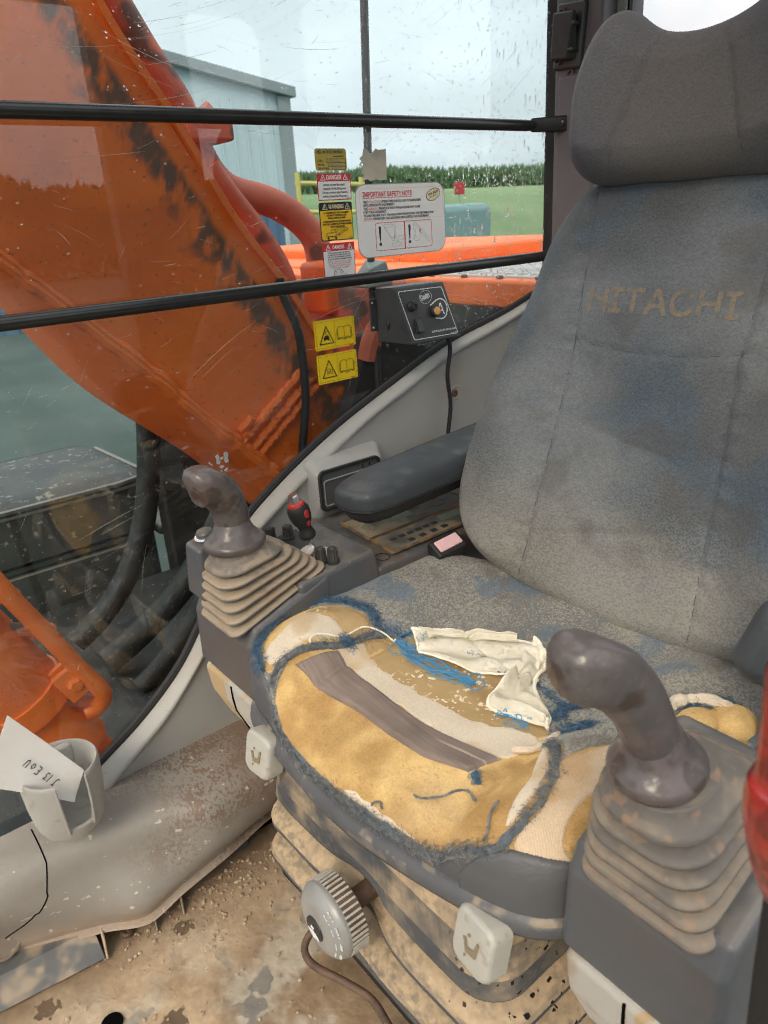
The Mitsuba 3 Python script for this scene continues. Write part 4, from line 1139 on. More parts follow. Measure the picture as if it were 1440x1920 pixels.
for i, (z0, lab) in enumerate(((.8615, 'yellow pictogram sticker with a hand crush symbol, the upper of two below the guard bar'), (.8005, 'yellow pictogram sticker, the lower of two, nearest the side trim'))):
    s = Sticker('yellow_sticker', lab, .7355, z0, .825, z0 + .0525, 'stk_yellow', .0025)
    s.put('frame', [stroke([(.7385, z0 + .003), (.822, z0 + .003), (.822, z0 + .0495), (.7385, z0 + .0495)], .0004, .0003, True), stroke([(.780, z0 + .003), (.780, z0 + .0495)], .0004)], 'stk_black')
    s.tri('warning_symbol', .7455, z0 + .0105, .0305, .0305, 'stk_black', .0018, bang=False)
    zz = z0 + .016
    s.put('hand_symbol', [trimesh.creation.extrude_polygon(sg.Polygon([(.755, zz), (.760, zz + .002), (.766, zz), (.767, zz + .006), (.762, zz + .010), (.757, zz + .008), (.754, zz + .004)]), .0003, engine='earcut'), stroke([(.758, zz + .012), (.761, zz + .017)], .0016), stroke([(.763, zz + .004), (.769, zz - .002)], .0010)] if i == 0 else [stroke([(.756, zz), (.755, zz + .008), (.760, zz + .010), (.767, zz + .008), (.766, zz), (.761, zz + .003)], .0008, .0003, True), stroke([(.758, zz + .004), (.764, zz + .006)], .0014)], 'stk_black', 1)
    bz = z0 + .014
    bk = [stroke(p, .0008) for p in ([(.784, bz + .002), (.784, bz + .019)], [(.786, bz + .001), (.786, bz + .021), (.793, bz + .024), (.8005, bz + .021), (.808, bz + .024), (.8155, bz + .021), (.8155, bz + .001), (.808, bz + .004), (.8005, bz + .001), (.793, bz + .004), (.786, bz + .001)], [(.8005, bz + .001), (.8005, bz + .021)], [(.8175, bz + .002), (.8175, bz + .019)], [(.784, bz), (.793, bz + .002), (.8005, bz - .0015), (.808, bz + .002), (.8175, bz)])]
    s.put('book_symbol', bk, 'stk_black', 1)
    s.text('small_print', [('SB-021', .811, z0 + .0008, .0015, .009, True)], 'stk_black')

r1 = np.random.RandomState(11)
tl = [(.873, 1.190), (.880, 1.1895), (.886, 1.183), (.892, 1.184), (.900, 1.1905), (.906, 1.188), (.922, 1.190), (.9215, 1.165), (.920, 1.141), (.905, 1.1405), (.896, 1.1425), (.884, 1.139), (.878, 1.143), (.868, 1.1405), (.871, 1.148), (.866, 1.153), (.871, 1.160), (.862, 1.166), (.868, 1.171), (.863, 1.175), (.870, 1.180)]
tl = sg.Polygon(tl).buffer(.0006).difference(sg.Point(.8675, 1.1655).buffer(.0022))
s = Sticker('torn_label', 'weathered grey remains of a torn paper label above the safety notice', 0, 0, 1, 1, 'torn_label', poly=tl)

# ---- coupler control box
CB = thing('control_box', 'black quick coupler control box fixed below the lower guard bar', 'control box')
fbl, fbr, ftr, ftl = V(.906, 1.052, .857), V(1.029, 1.052, .855), V(1.000, 1.066, .955), V(.881, 1.066, .956)
bbl, bbr, btr, btl = V(.876, 1.108, .862), V(1.02, 1.108, .862), V(.995, 1.108, .955), V(.876, 1.108, .955)
obj(CB + '__case', hullpts([fbl, fbr, ftr, ftl, bbl, bbr, btr, btl], .003, 10), 'black_satin')
ex = fbr - fbl; ex /= np.linalg.norm(ex)
up_ = (ftl + ftr - fbl - fbr) / 2; ez = np.cross(ex, up_); ez /= np.linalg.norm(ez); eu = np.cross(ez, ex)
FM = basis(fbl + ez * .0032, ex, eu, ez)
W = np.linalg.norm(fbr - fbl); Hh = float((ftl - fbl) @ eu); sk = float((ftl - fbl) @ ex)
quad = lambda d: sg.Polygon([(d, d), (W - d, d), (W + float((ftr - fbr) @ ex) - d, Hh - d), (sk + d, Hh - d)])
sh_ = lambda m, lv=0: moved(m, FM @ trimesh.transformations.translation_matrix((0, 0, lv)))
q1 = quad(.0045).buffer(-.004).buffer(.004, quad_segs=4); q2 = quad(.0058).buffer(-.0035).buffer(.0035, quad_segs=4)
obj(CB + '__face_border', sh_(extrude(q1.difference(q2), .0004)), 'stk_line', smooth=False)
u0 = lambda a, b: (sk * b + W * a, Hh * b)          # a across, b up, on the slanted face
def at_face(a, b): return (W * a + (sk * (1 - a) + float((ftr - fbr) @ ex) * a) * b, Hh * b)
x, y = at_face(.55, .80)
lo = sa.rotate(sa.scale(sg.Point(x, y).buffer(1, quad_segs=10), .0155, .0120), 8)
lo2 = sa.rotate(sa.scale(sg.Point(x, y).buffer(1, quad_segs=10), .0149, .0114), 8)
obj(CB + '__logo_ring', sh_(extrude(lo.difference(lo2), .0004)), 'stk_line', smooth=False)
a = lettering('Geith', .0095, .0225, .0004, True); a.apply_transform(trimesh.transformations.rotation_matrix(.22, (0, 0, 1))); a.apply_translation((x - .0115, y - .0065, 0))
obj(CB + '__logo', sh_(a), 'stk_line', smooth=False)
x, y = at_face(.42, .045)
a = lettering('QUICK COUPLER CONTROL PANEL', .0036, .066, .0004); a.apply_translation((x, y + .0085, 0))
b = lettering('Part No 11000', .0014, .018, .0004); b.apply_translation((x + .048, y + .0025, 0))
obj(CB + '__lettering', sh_(cat_mesh([a, b])), 'stk_line', smooth=False)
x, y = at_face(.62, .52)
cx_, cy_ = at_face(.78, .55)
arc = [(x - .006, y + .012), (cx_ - .010, cy_ + .0165)] + [(cx_ + .0165 * math.cos(t_), cy_ + .0185 * math.sin(t_)) for t_ in np.linspace(1.9, -1.6, 22)] + [(x + .004, y - .013)]
obj(CB + '__letter_ring', sh_(stroke(arc, .0022, .0004)), 'stk_line', smooth=False)
a = lettering('A', .0215, .0185, .0004); a.apply_translation((cx_ - .0095, cy_ - .0105, 0))
obj(CB + '__letter', sh_(a), 'stk_line', smooth=False)
bM = FM @ trimesh.transformations.translation_matrix((x, y, 0))
obj(CB + '__push_button', revolve([(.0105, 0), (.0105, .008), (.0095, .0095), (.008, .0095)], 22, bM), 'black_plastic')
obj(CB + '__push_button__cap', revolve([(.0076, .0094), (.0072, .0115), (.004, .0122)], 20, bM), 'stk_cream')
scene[CB + '__push_button__cap']['bsdf'] = {'type': 'ref', 'id': 'amber_cap'}
mat('amber_cap', (.62, .33, .11), .35)
x, y = at_face(.20, .66)
obj(CB + '__fuse_holder', revolve([(.0095, 0), (.0095, .004), (.0080, .005), (.0075, .012), (.0045, .0125), (.004, .010)], 8, FM @ trimesh.transformations.translation_matrix((x, y, 0))), 'black_plastic', smooth=20)
x, y = at_face(.215, .30)
obj(CB + '__rocker_switch', sh_(cat_mesh([rbox((x - .0085, y - .014, 0), (x + .0085, y + .014, .003), .001), hullpts([(x - .006, y - .011, .003), (x + .006, y - .011, .003), (x - .006, y - .011, .009), (x + .006, y - .011, .009), (x - .006, y + .011, .0035), (x + .006, y + .011, .0035)], .0008, 6)])), 'black_plastic')
obj(CB + '__mounting_flange', rbox((.860, 1.112, .880), (.884, 1.116, .939), .0018), 'black_satin')
for z in (.887, .932):
    obj(CB + '__flange_screw', revolve([(.0022, 0), (.0018, .001)], 8, xz(1.112) @ trimesh.transformations.translation_matrix((.865, z, 0))), 'steel')
sl = basis(V(.8745, 1.094, .893), (0, 1, 0), (0, 0, 1), (-1, 0, -.0))
obj(CB + '__cable_gland', revolve([(.0095, 0), (.0095, .003), (.006, .004), (.0055, .001)], 18, basis(V(.882, 1.088, .893), (.5, .86, 0), (0, 0, 1), (-.86, .5, 0))), 'black_plastic')
for z in (.872, .946):
    obj(CB + '__case_screw', revolve([(.0035, 0), (.0030, .0012)], 10, basis(V(.879, 1.095, z), (.5, .86, 0), (0, 0, 1), (-.86, .5, 0))), 'rusty_steel')
k = thing('control_cable', 'black cable hanging from the control box down behind the armrest', 'cable')
obj(k, tube(spline([(1.012, 1.088, .862), (1.026, 1.078, .842), (1.020, 1.078, .78), (1.026, 1.078, .72), (1.018, 1.078, .66), (1.015, 1.07, .60)], 50), .0042, 10), 'black_rubber')


# ---------------------------------------------------------------- operator seat
ST = thing('operator_seat', 'worn blue grey operator seat with torn cushion showing yellow foam', 'seat')
note(ST + '__seat_cushion', label='foam core of the cushion, bare where the cloth is torn away')
OUT = np.array([(.400, .850), (.378, .775), (.368, .67), (.364, .57), (.370, .47), (.386, .38), (.412, .325), (.48, .294), (.62, .290), (.80, .298), (.875, .36), (.90, .57), (.885, .80), (.80, .875), (.62, .885), (.48, .882)])
OUTS = spline(OUT, 240, True)
RC = .045
CORE = sg.Polygon(OUTS).buffer(-RC)
CBD = np.array([CORE.exterior.interpolate(t_, normalized=True).coords[0] for t_ in np.linspace(0, 1, 3000, endpoint=False)])
CT = cKDTree(CBD)


def topz(x, y):
    dy = np.abs(y - .582)
    z = .497 + .036 * sstep(.12, .21, dy) * sstep(.9, .75, x) - .018 * sstep(.14, .0, dy) * sstep(.40, .55, x) * sstep(.9, .7, x) - .02 * sstep(.47, .38, x)
    z = z - .007 * np.exp(-((dy - .148) / .007) ** 2) * sstep(.85, .7, x)
    z = z - .005 * np.exp(-(((x - .655) + .25 * (y - .6) ** 2) / .006) ** 2) * sstep(.17, .13, dy)
    fold = np.exp(-((x - .415 - .30 * (y - .62) ** 2) / .012) ** 2) * sstep(.40, .5, y) * sstep(.74, .66, y) + .8 * np.exp(-((x - .45 + .25 * (y - .45)) / .010) ** 2) * sstep(.37, .42, y) * sstep(.56, .50, y)
    return z - .004 * fold + .010 * (meshkit.fbm(np.stack([x * 13, y * 13, 0 * x], -1), 3, 5) - .5)


def cushion(q):
    q = np.atleast_2d(np.asarray(q, float))
    ins = shapely.contains_xy(CORE, q[:, 0], q[:, 1])
    d, i = CT.query(q); c = CBD[i]
    nn = np.where(d[:, None] > 1e-9, (q - c) / np.maximum(d, 1e-9)[:, None], 0)
    ang = np.minimum(d / RC, np.pi / 2); ext = np.maximum(d - RC * np.pi / 2, 0)
    P = c + nn * (RC * np.sin(ang))[:, None]
    z = topz(c[:, 0], c[:, 1]) - RC * (1 - np.cos(ang)) - ext
    P = np.where(ins[:, None], q, P); z = np.where(ins, topz(q[:, 0], q[:, 1]), z)
    return np.column_stack([P, z])


def cnormal(q, h=.003):
    q = np.atleast_2d(q)
    nn = np.cross(cushion(q + V(h, 0)) - cushion(q - V(h, 0)), cushion(q + V(0, h)) - cushion(q - V(0, h)))
    return nn / (np.linalg.norm(nn, axis=1, keepdims=True) + 1e-12)


def on_cushion(q, off):
    return cushion(q) + cnormal(q) * np.reshape(off, (-1, 1))


def ragged(P, amp=.003, n=None, seed=0, sm=True):
    """closed outline made uneven like torn cloth"""
    P = spline(P, 60, True) if sm else np.asarray(P, float)
    g = sg.Polygon(P).buffer(0)
    if g.geom_type != 'Polygon': g = max(g.geoms, key=lambda a: a.area)
    n = n or int(g.length / .0025)
    c = np.array([g.exterior.interpolate(t_, normalized=True).coords[0] for t_ in np.linspace(0, 1, n, endpoint=False)])
    k = meshkit.fbm(np.column_stack([c * 90, np.full(n, seed)]), 4, seed) - .5
    t_ = np.roll(c, -1, 0) - np.roll(c, 1, 0); t_ /= np.linalg.norm(t_, axis=1, keepdims=True) + 1e-9
    c = c + np.column_stack([t_[:, 1], -t_[:, 0]]) * (k * 2 * amp)[:, None]
    g = sg.Polygon(c).buffer(0)
    return g if g.geom_type == 'Polygon' else max(g.geoms, key=lambda a: a.area)


def patch(poly, off, s=.005, lift=None, seed=1, taper=.003):
    """sheet following the cushion, 'off' above it, its edges turned down onto what lies below"""
    out = []
    for g in getattr(poly, 'geoms', [poly]):
        if g.area < 2e-5: continue
        p, t_, nb = tri_poly(g, s, [taper * .35, taper], seed)
        d = edge_dist(g, p)
        o = off * sstep(-.15 * taper, taper, d) - .0015 * (d < 1e-6)
        if lift is not None: o = o + lift(p) * sstep(0, .004, d)
        m = trimesh.Trimesh(on_cushion(p, o), t_, process=False)
        if m.face_normals[:, 2].mean() < 0: m.invert()
        out.append(m)
    return trimesh.util.concatenate(out)


def strands(line, count, length, seed, off=.004, spread=1.0, curl=.5, both=True):
    """loose yarn standing out of a torn edge that runs along 'line' (flat coordinates)"""
    r = np.random.RandomState(seed)
    L_ = sg.LineString(line)
    qs, hs = [], []
    for _ in range(count):
        s_ = r.rand() * L_.length
        a = np.array(L_.interpolate(s_).coords[0]); b = np.array(L_.interpolate(min(s_ + .002, L_.length)).coords[0])
        tg = b - a; tg = tg / (np.linalg.norm(tg) + 1e-9); nn = V(-tg[1], tg[0])
        a = a + nn * r.normal(0, .0022) * spread
        ln = length * (.35 + 1.0 * r.rand() ** 2)
        th = r.normal(0, 1.0) + (np.pi if (both and r.rand() < .5) else 0)
        dr_ = nn * math.cos(th) + tg * math.sin(th)
        k = 5
        u = np.linspace(0, 1, k)[:, None]
        bend = V(-dr_[1], dr_[0]) * r.normal(0, curl)
        q = a + dr_ * ln * u + bend * ln * u ** 2
        h = off + np.abs(r.normal(0, .0020)) + .35 * ln * r.rand() * np.sin(u[:, 0] * np.pi * .8)
        qs.append(q); hs.append(h)
    return list(on_cushion(np.vstack(qs), np.concatenate(hs)).reshape(count, 5, 3))


# foam core (the whole cushion shape), 2 mm below the cloth level
core_poly = sg.Polygon(OUTS).buffer(.035)
cp, ctri, _ = tri_poly(core_poly, .009, [.006, .012, .02, .03, .04, .05, .06, .07])
cm_ = trimesh.Trimesh(cushion(cp), ctri, process=False)
if cm_.face_normals[:, 2].mean() < 0: cm_.invert()
scene[ST + '__seat_cushion'] = mikit.ply(cm_, 'foam', smooth=True)

FOAM_RB = [(.386, .800), (.400, .835), (.436, .852), (.475, .862), (.508, .856), (.538, .835), (.553, .80), (.556, .770), (.546, .752), (.498, .758), (.444, .772), (.405, .774), (.388, .780)]
CENTER = [(.388, .764), (.424, .772), (.490, .758), (.550, .742), (.608, .712), (.640, .640), (.642, .545), (.60, .475), (.562, .440), (.512, .392), (.450, .366), (.400, .368), (.380, .392), (.366, .452), (.354, .532), (.348, .638), (.350, .715), (.360, .752)]
LB = [(.520, .388), (.558, .372), (.60, .356), (.655, .352), (.70, .33), (.735, .300), (.72, .262), (.60, .262), (.470, .262), (.432, .290), (.404, .330), (.398, .356), (.450, .358)]
h1, h2, h3 = ragged(FOAM_RB, .0022, seed=1), ragged(CENTER, .0022, seed=2), ragged(LB, .0022, seed=3)
cover = sg.Polygon(OUTS).buffer(.045).difference(h1).difference(h2).difference(h3)
# the cloth reaches forward only to the torn front edge; behind it is grey cloth, in front the dark vinyl skirt
rear = sg.box(.55, 0, 1.2, 1.2).union(sg.Polygon([(.30, .90), (.30, .745), (.395, .762), (.44, .768), (.56, .735), (.7, .6), (.58, .436), (.53, .395), (.45, .361), (.395, .36), (.36, .36), (.36, .2), (.9, .2), (.9, 1.0), (.3, 1.0)]))
cloth = cover.intersection(rear)
obj(ST + '__seat_cover', patch(cloth, .0042, .0055), 'cushion_cloth', smooth=True)
note(ST + '__seat_cover', label='dusty grey blue cloth left on the rear of the cushion')
front0 = cover.difference(rear.buffer(.0008))
band = sg.LineString(spline([(.40, .80), (.372, .775), (.352, .752), (.343, .70), (.348, .59), (.359, .49), (.374, .41), (.388, .372), (.40, .35)], 120)).buffer(.009)
front = ragged(list(front0.intersection(band).buffer(0).geoms[0].exterior.coords)[:-1] if front0.intersection(band).geom_type != 'Polygon' else list(front0.intersection(band).exterior.coords)[:-1], .003, seed=15, sm=False)
obj(ST + '__front_skirt', patch(front0, .0030, .006), 'dark_vinyl', smooth=True)
obj(ST + '__front_edge', patch(front, .0040, .004), 'felt_edge', smooth=True)
note(ST + '__front_edge', label='grey felted edge left along the cushion front')
# vinyl skirt corners
vin = ragged([(.352, .40), (.376, .384), (.398, .357), (.418, .322), (.440, .296), (.50, .268), (.60, .258), (.76, .262), (.76, .215), (.5, .215), (.37, .24), (.33, .31), (.325, .39)], .0008, seed=4, sm=False)
obj(ST + '__vinyl_corner', patch(vin, .0062, .006), 'dark_vinyl', smooth=True)
vin2 = ragged([(.40, .865), (.392, .825), (.384, .79), (.372, .76), (.352, .752), (.325, .75), (.315, .80), (.33, .86), (.37, .92), (.5, .94), (.5, .905)], .0008, seed=5, sm=False)
obj(ST + '__vinyl_corner', patch(vin2, .0062, .006), 'dark_vinyl', smooth=True)

# scrims and stained foam lying in the tears
sc1 = ragged([(.392, .806), (.436, .830), (.480, .842), (.505, .835), (.515, .800), (.508, .770), (.47, .776), (.438, .786), (.40, .785)], .006, seed=6)
obj(ST + '__scrim', patch(sc1, .0016, .005, lift=lambda p: .0025 * (meshkit.fbm(np.column_stack([p * 60, 0 * p[:, 0]]), 3, 2) - .3)), 'scrim', smooth=True)
br1 = ragged([(.490, .848), (.520, .843), (.544, .82), (.553, .785), (.548, .758), (.520, .762), (.508, .772), (.518, .80), (.510, .832)], .0015, seed=7)
obj(ST + '__stained_foam', patch(br1, .0010, .005), 'foam_stained', smooth=True)
br2 = ragged([(.524, .740), (.584, .722), (.632, .650), (.640, .55), (.60, .475), (.575, .45), (.556, .455), (.540, .532), (.524, .618), (.508, .69)], .005, seed=8)
obj(ST + '__stained_foam', patch(br2, .0010, .005), 'foam_stained', smooth=True)
sc2 = ragged([(.480, .750), (.526, .742), (.516, .700), (.522, .655), (.530, .614), (.540, .56), (.548, .51), (.560, .452), (.500, .458), (.488, .546), (.478, .650)], .006, seed=9)
obj(ST + '__scrim', patch(sc2, .0018, .005), 'scrim', smooth=True)
sc3 = ragged([(.668, .560), (.652, .510), (.640, .462), (.60, .446), (.588, .475), (.60, .52), (.625, .56)], .002, seed=10)
obj(ST + '__scrim', patch(sc3, .0022, .005), 'scrim', smooth=True)
sc4 = ragged([(.516, .388), (.558, .370), (.592, .354), (.568, .342), (.506, .334), (.456, .328), (.434, .312), (.440, .292), (.408, .326), (.402, .354), (.450, .357)], .0014, seed=11)
obj(ST + '__scrim', patch(sc4, .0018, .005), 'scrim_ribbed', smooth=True)
sc5 = ragged([(.560, .436), (.545, .426), (.505, .392), (.45, .372), (.412, .372), (.425, .380), (.47, .393), (.52, .42)], .001, seed=12)
obj(ST + '__scrim', patch(sc5, .0026, .004), 'scrim', smooth=True)
sc6 = ragged([(.352, .745), (.348, .69), (.3535, .59), (.362, .49), (.378, .41), (.400, .372), (.404, .371), (.383, .41), (.368, .49), (.358, .59), (.3525, .69), (.355, .745)], .004, seed=13)
obj(ST + '__scrim', patch(sc6, .0012, .004), 'scrim', smooth=True)
STRIP = sg.Polygon([(.420, .766), (.445, .760), (.484, .750), (.483, .70), (.485, .648), (.488, .59), (.493, .544), (.502, .457), (.485, .462), (.460, .470), (.446, .530), (.441, .590), (.440, .640), (.433, .70), (.427, .742)])
obj(ST + '__vinyl_strip', patch(STRIP, .0042, .004, lift=lambda p: .004 * sstep(.46, .44, p[:, 0]) * sstep(.76, .6, p[:, 1])), 'vinyl_strip', smooth=True)
note(ST + '__vinyl_strip', label='brown ribbed vinyl strip stitched across the bare foam')
# piping between panels
PIPE = [(.378, .770), (.388, .772), (.410, .777), (.434, .776), (.462, .765), (.492, .753), (.536, .750), (.555, .744)]
pl_ = spline(PIPE, 80)
obj(ST + '__piping', tube(on_cushion(pl_, .002 + .0015 * meshkit.noise(np.column_stack([pl_ * 200, 0 * pl_[:, 0]]))),   .0042 + .0022 * meshkit.noise(np.column_stack([pl_ * 150, 0 * pl_[:, 0]])), 9), 'grey_yarn')
PIPE2 = spline([(.590, .440), (.560, .434), (.525, .400), (.460, .365), (.415, .361), (.385, .368)], 80)
obj(ST + '__torn_band', patch(ragged(list(sg.LineString(PIPE2).buffer(.0055).exterior.coords)[:-1], .006, seed=31, sm=False), .0040, .003), 'felt_edge', smooth=True)
PIPE3 = spline([(.352, .752), (.343, .70), (.348, .59), (.359, .49), (.374, .41), (.388, .372)], 120)
obj(ST + '__torn_band', patch(ragged(list(sg.LineString(PIPE3).buffer(.0030).exterior.coords)[:-1], .006, seed=32, sm=False), .0048, .002), 'felt_edge', smooth=True)
cord = spline([(.452, .771), (.458, .778), (.470, .776), (.49, .763), (.51, .7605), (.535, .7615), (.560, .740), (.57, .728)], 60)
obj(ST + '__white_cord', tube(on_cushion(cord, .009), .0013, 7), 'cloth_hem')

# torn edges: loose blue and grey yarn
RIM = spline([(.384, .795), (.392, .822), (.412, .844), (.436, .858), (.475, .868), (.510, .864), (.542, .843), (.560, .81), (.566, .775), (.556, .755)], 200)
blu = strands(RIM, 2600, .0070, 21, spread=2.4)
blu += strands(spline([(.395, .835), (.44, .858), (.475, .866)], 40), 500, .010, 31, spread=2.6)
REARL = spline([(.548, .752), (.584, .734), (.60, .722), (.632, .672), (.645, .60), (.648, .53), (.625, .47), (.60, .445), (.57, .436)], 160)
blu += strands(REARL, 900, .007, 22, spread=1.6)
blu += strands([(.598, .462), (.638, .468), (.640, .448)], 500, .008, 23, spread=2.2)
blu += strands([(.575, .425), (.595, .415), (.585, .40)], 500, .008, 24, spread=2.4)
blu += strands(spline([(.66, .362), (.69, .345), (.72, .32), (.735, .30)], 40), 700, .010, 25, spread=2.6)
blu += strands(spline([(.43, .283), (.46, .262), (.52, .250), (.6, .247), (.68, .25)], 60), 1100, .013, 26, spread=2.2, off=.008)
blu += strands([(.500, .7555), (.492, .753), (.505, .751)], 260, .007, 27, spread=2.0, off=.008)
blu += strands([(.462, .462), (.458, .452), (.452, .446)], 160, .006, 28, spread=.9, off=.004)
obj(ST + '__blue_fray', fibres(blu, .00042), 'blue_yarn', smooth=False)
note(ST + '__blue_fray', kind='stuff', label='blue frayed yarn along the torn cloth edges')
gry = strands(PIPE3, 2600, .0045, 41, spread=2.0) + strands(PIPE2, 900, .0045, 42, spread=1.8) + strands(PIPE, 500, .006, 43, spread=1.6, off=.008)
obj(ST + '__grey_fray', fibres(gry, .0004), 'grey_yarn', smooth=False)
note(ST + '__grey_fray', kind='stuff')
# single loose threads lying on the foam
for P in ([(.402, .497), (.410, .478), (.424, .470), (.436, .462), (.440, .452), (.437, .440), (.434, .430), (.428, .424)], [(.392, .383), (.404, .384), (.412, .392), (.424, .394), (.432, .396)], [(.366, .535), (.374, .528), (.371, .519)]):
    q = spline(P, 40)
    obj(ST + '__loose_yarn', tube(on_cushion(q, .0035 + .002 * np.sin(np.linspace(0, 9, 40))), .0011 + .0006 * meshkit.noise(np.column_stack([q * 300, 0 * q[:, 0]])), 6), 'grey_yarn')
q = spline([(.575, .430), (.552, .432), (.540, .438), (.528, .442), (.520, .452)], 30)
obj(ST + '__knotted_strap', cat_mesh([tube(on_cushion(q, .006), .0035 + .002 * meshkit.noise(np.column_stack([q * 200, 0 * q[:, 0]])), 8), tm((trimesh.creation.icosphere(subdivisions=2, radius=.005).vertices + on_cushion(q[-1:], .006), trimesh.creation.icosphere(subdivisions=2).faces))]), 'scrim')
q = spline([(.668, .352), (.680, .352), (.692, .346), (.702, .336), (.712, .322), (.716, .306)], 40)
obj(ST + '__torn_webbing', tube(on_cushion(q, .009), .0055 + .003 * meshkit.noise(np.column_stack([q * 160, 0 * q[:, 0]])), 8), 'scrim')
q = spline([(.662, .366), (.672, .356), (.686, .352)], 20)
obj(ST + '__torn_webbing', tube(on_cushion(q, .011), .004, 8), 'scrim')
obj(ST + '__foam_lump', moved(trimesh.creation.icosphere(subdivisions=3), basis(on_cushion([(.708, .300)], .004)[0], (1, -.2, 0), (.2, 1, 0)) @ np.diag([.030, .026, .017, 1])), 'foam')
obj(ST + '__foam_lump', moved(trimesh.creation.icosphere(subdivisions=3), basis(on_cushion([(.672, .322)], .002)[0], (1, -.2, 0), (.2, 1, 0)) @ np.diag([.026, .020, .013, 1])), 'foam')

# moulded pan under the cushion
def offs(d, z, n=200):
    g = sg.Polygon(OUTS).buffer(d)
    c = np.array([g.exterior.interpolate(t_, normalized=True).coords[0] for t_ in np.linspace(0, 1, n, endpoint=False)])
    k = np.argmin(np.abs(np.arctan2(c[:, 1] - .58, c[:, 0] - .62)))
    c = np.roll(c, -k, 0)
    left = sstep(.66, .36, c[:, 1])
    return np.column_stack([c, z - .026 + .026 * left * np.ones(n)])
obj(ST + '__seat_pan', loft([offs(-.02, .456), offs(.004, .450), offs(.012, .442), offs(.014, .432), offs(.010, .423), offs(.000, .417), offs(-.02, .413), offs(-.06, .410)], True, True), 'dark_vinyl', smooth=60)

# ---- backrest
LEAN = math.radians(15)
bn, bv = V(-math.cos(LEAN), 0, math.sin(LEAN)), V(math.sin(LEAN), 0, math.cos(LEAN))
BRM = basis(V(.832, .574, .52) - bn * .045, (0, -1, 0), bv, bn)          # local u = to the left of the operator, v = up the back
half = [(.0, -.035), (.12, -.03), (.230, -.012), (.288, .03), (.316, .09), (.318, .15), (.308, .22), (.292, .30), (.275, .37), (.250, .45), (.232, .52), (.205, .575), (.165, .612), (.11, .628), (.0, .632)]
bo = spline([(-a, b) for a, b in half] + [(a, b) for a, b in half[::-1][1:-1]], 300, True)
su = lambda v: np.interp(v, [-.05, .02, .37, .60], [.150, .148, .127, .140])


def back_front(u, v):
    a = np.abs(u)
    g = np.exp(-((a - su(v)) / .0042) ** 2) * sstep(-.02, .03, v)
    h = np.exp(-((v - .372 - .012 * (u / .13) ** 2) / .0032) ** 2) * (a < su(v))
    b = .034 * sstep(.15, .24, a) * sstep(.50, .22, v)
    c = -.010 * sstep(.16, .03, a) * sstep(.45, .2, v)
    bump_ = .010 * np.exp(-(((v - .20) / .15) ** 2)) * sstep(.15, .0, a)
    puck = .0016 * np.sin(v * 190 + 5 * meshkit.noise(np.column_stack([v * 25, u * 6, 0 * v]))) * np.exp(-((a - su(v) - .012) / .013) ** 2) + .0012 * np.sin(u * 230) * np.exp(-((v - .36) / .012) ** 2) * (a < su(v))
    crease = -.004 * np.exp(-((v - .11 - .25 * u) / .008) ** 2) * sstep(.16, .02, a) - .003 * np.exp(-((v - .245 + .18 * u) / .007) ** 2) * sstep(.13, .03, a)
    return b + c + bump_ + puck + crease - .0055 * g - .003 * h + .004 * (meshkit.fbm(np.column_stack([u * 16, v * 16, 0 * u]), 3, 3) - .5)


bm_ = pillow(bo, .0048, .048, back_front, BRM, back=.035, rrb=.04)
obj(ST + '__backrest', bm_, 'seat_cloth', smooth=True)


def on_back(u, v, off=0):
    u, v = np.asarray(u, float), np.asarray(v, float)
    L_ = np.column_stack([u, v, .048 + back_front(u, v) + off])
    return L_ @ BRM[:3, :3].T + BRM[:3, 3]


for s_ in (-1, 1):
    v = np.linspace(.0, .61, 160)
    obj(ST + '__backrest_seam', tube(on_back(s_ * su(v), v, .0004), .0008, 6), 'seam_thread')
u = np.linspace(-.126, .126, 60)
obj(ST + '__backrest_seam', tube(on_back(u, .372 + .012 * (u / .13) ** 2, .0002), .0007, 6), 'seam_thread')
# printed maker's name, worn


def print_back(p, n, uv):
    w = fbm(p.x * 60, p.y * 60, p.z * 60, 3)
    w2 = noise(p.x * 500, p.y * 500, p.z * 500)
    return mix(mix((.185, .155, .125), (.285, .24, .175), w2), (.15, .155, .16), smoothstep(.56, .74, w + .25 * (w2 - .5)))


mat('worn_print', print_back, .9, bump=(weave, .001), eps=4e-4)
tx = lettering('HITACHI', .0335, .228, .0004, True)
tx = trimesh.Trimesh(*trimesh.remesh.subdivide_to_size(tx.vertices, tx.faces, .006), process=False)
tu = -(.1135 - tx.vertices[:, 0]); tvv = .424 + tx.vertices[:, 1] + .002
obj(ST + '__lettering', trimesh.Trimesh(on_back(tu, tvv, .0004 + tx.vertices[:, 2]), tx.faces, process=False), 'worn_print', smooth=False)
note(ST + '__lettering', label='worn tan capital letters across the upper backrest')
fz_ = []
r2 = np.random.RandomState(8)
for i in range(700):
    t_ = r2.rand(); v = .28 * t_ + .16; u = -float(np.interp(v, [h_[1] for h_ in half], [h_[0] for h_ in half])) + .003
    b0 = np.array([u, v, .004 + .018 * r2.rand()]); d_ = V(-1, .6 * r2.randn(), .5 * r2.randn()) * (.003 + .006 * r2.rand())
    fz_.append(np.array([b0, b0 + d_ * .5 + V(0, .001, .001) * r2.randn(), b0 + d_]) @ BRM[:3, :3].T + BRM[:3, 3])
obj(ST + '__blue_fray', fibres(fz_, .0003), 'blue_yarn', smooth=False)
note(ST + '__blue_fray_001', kind='stuff')

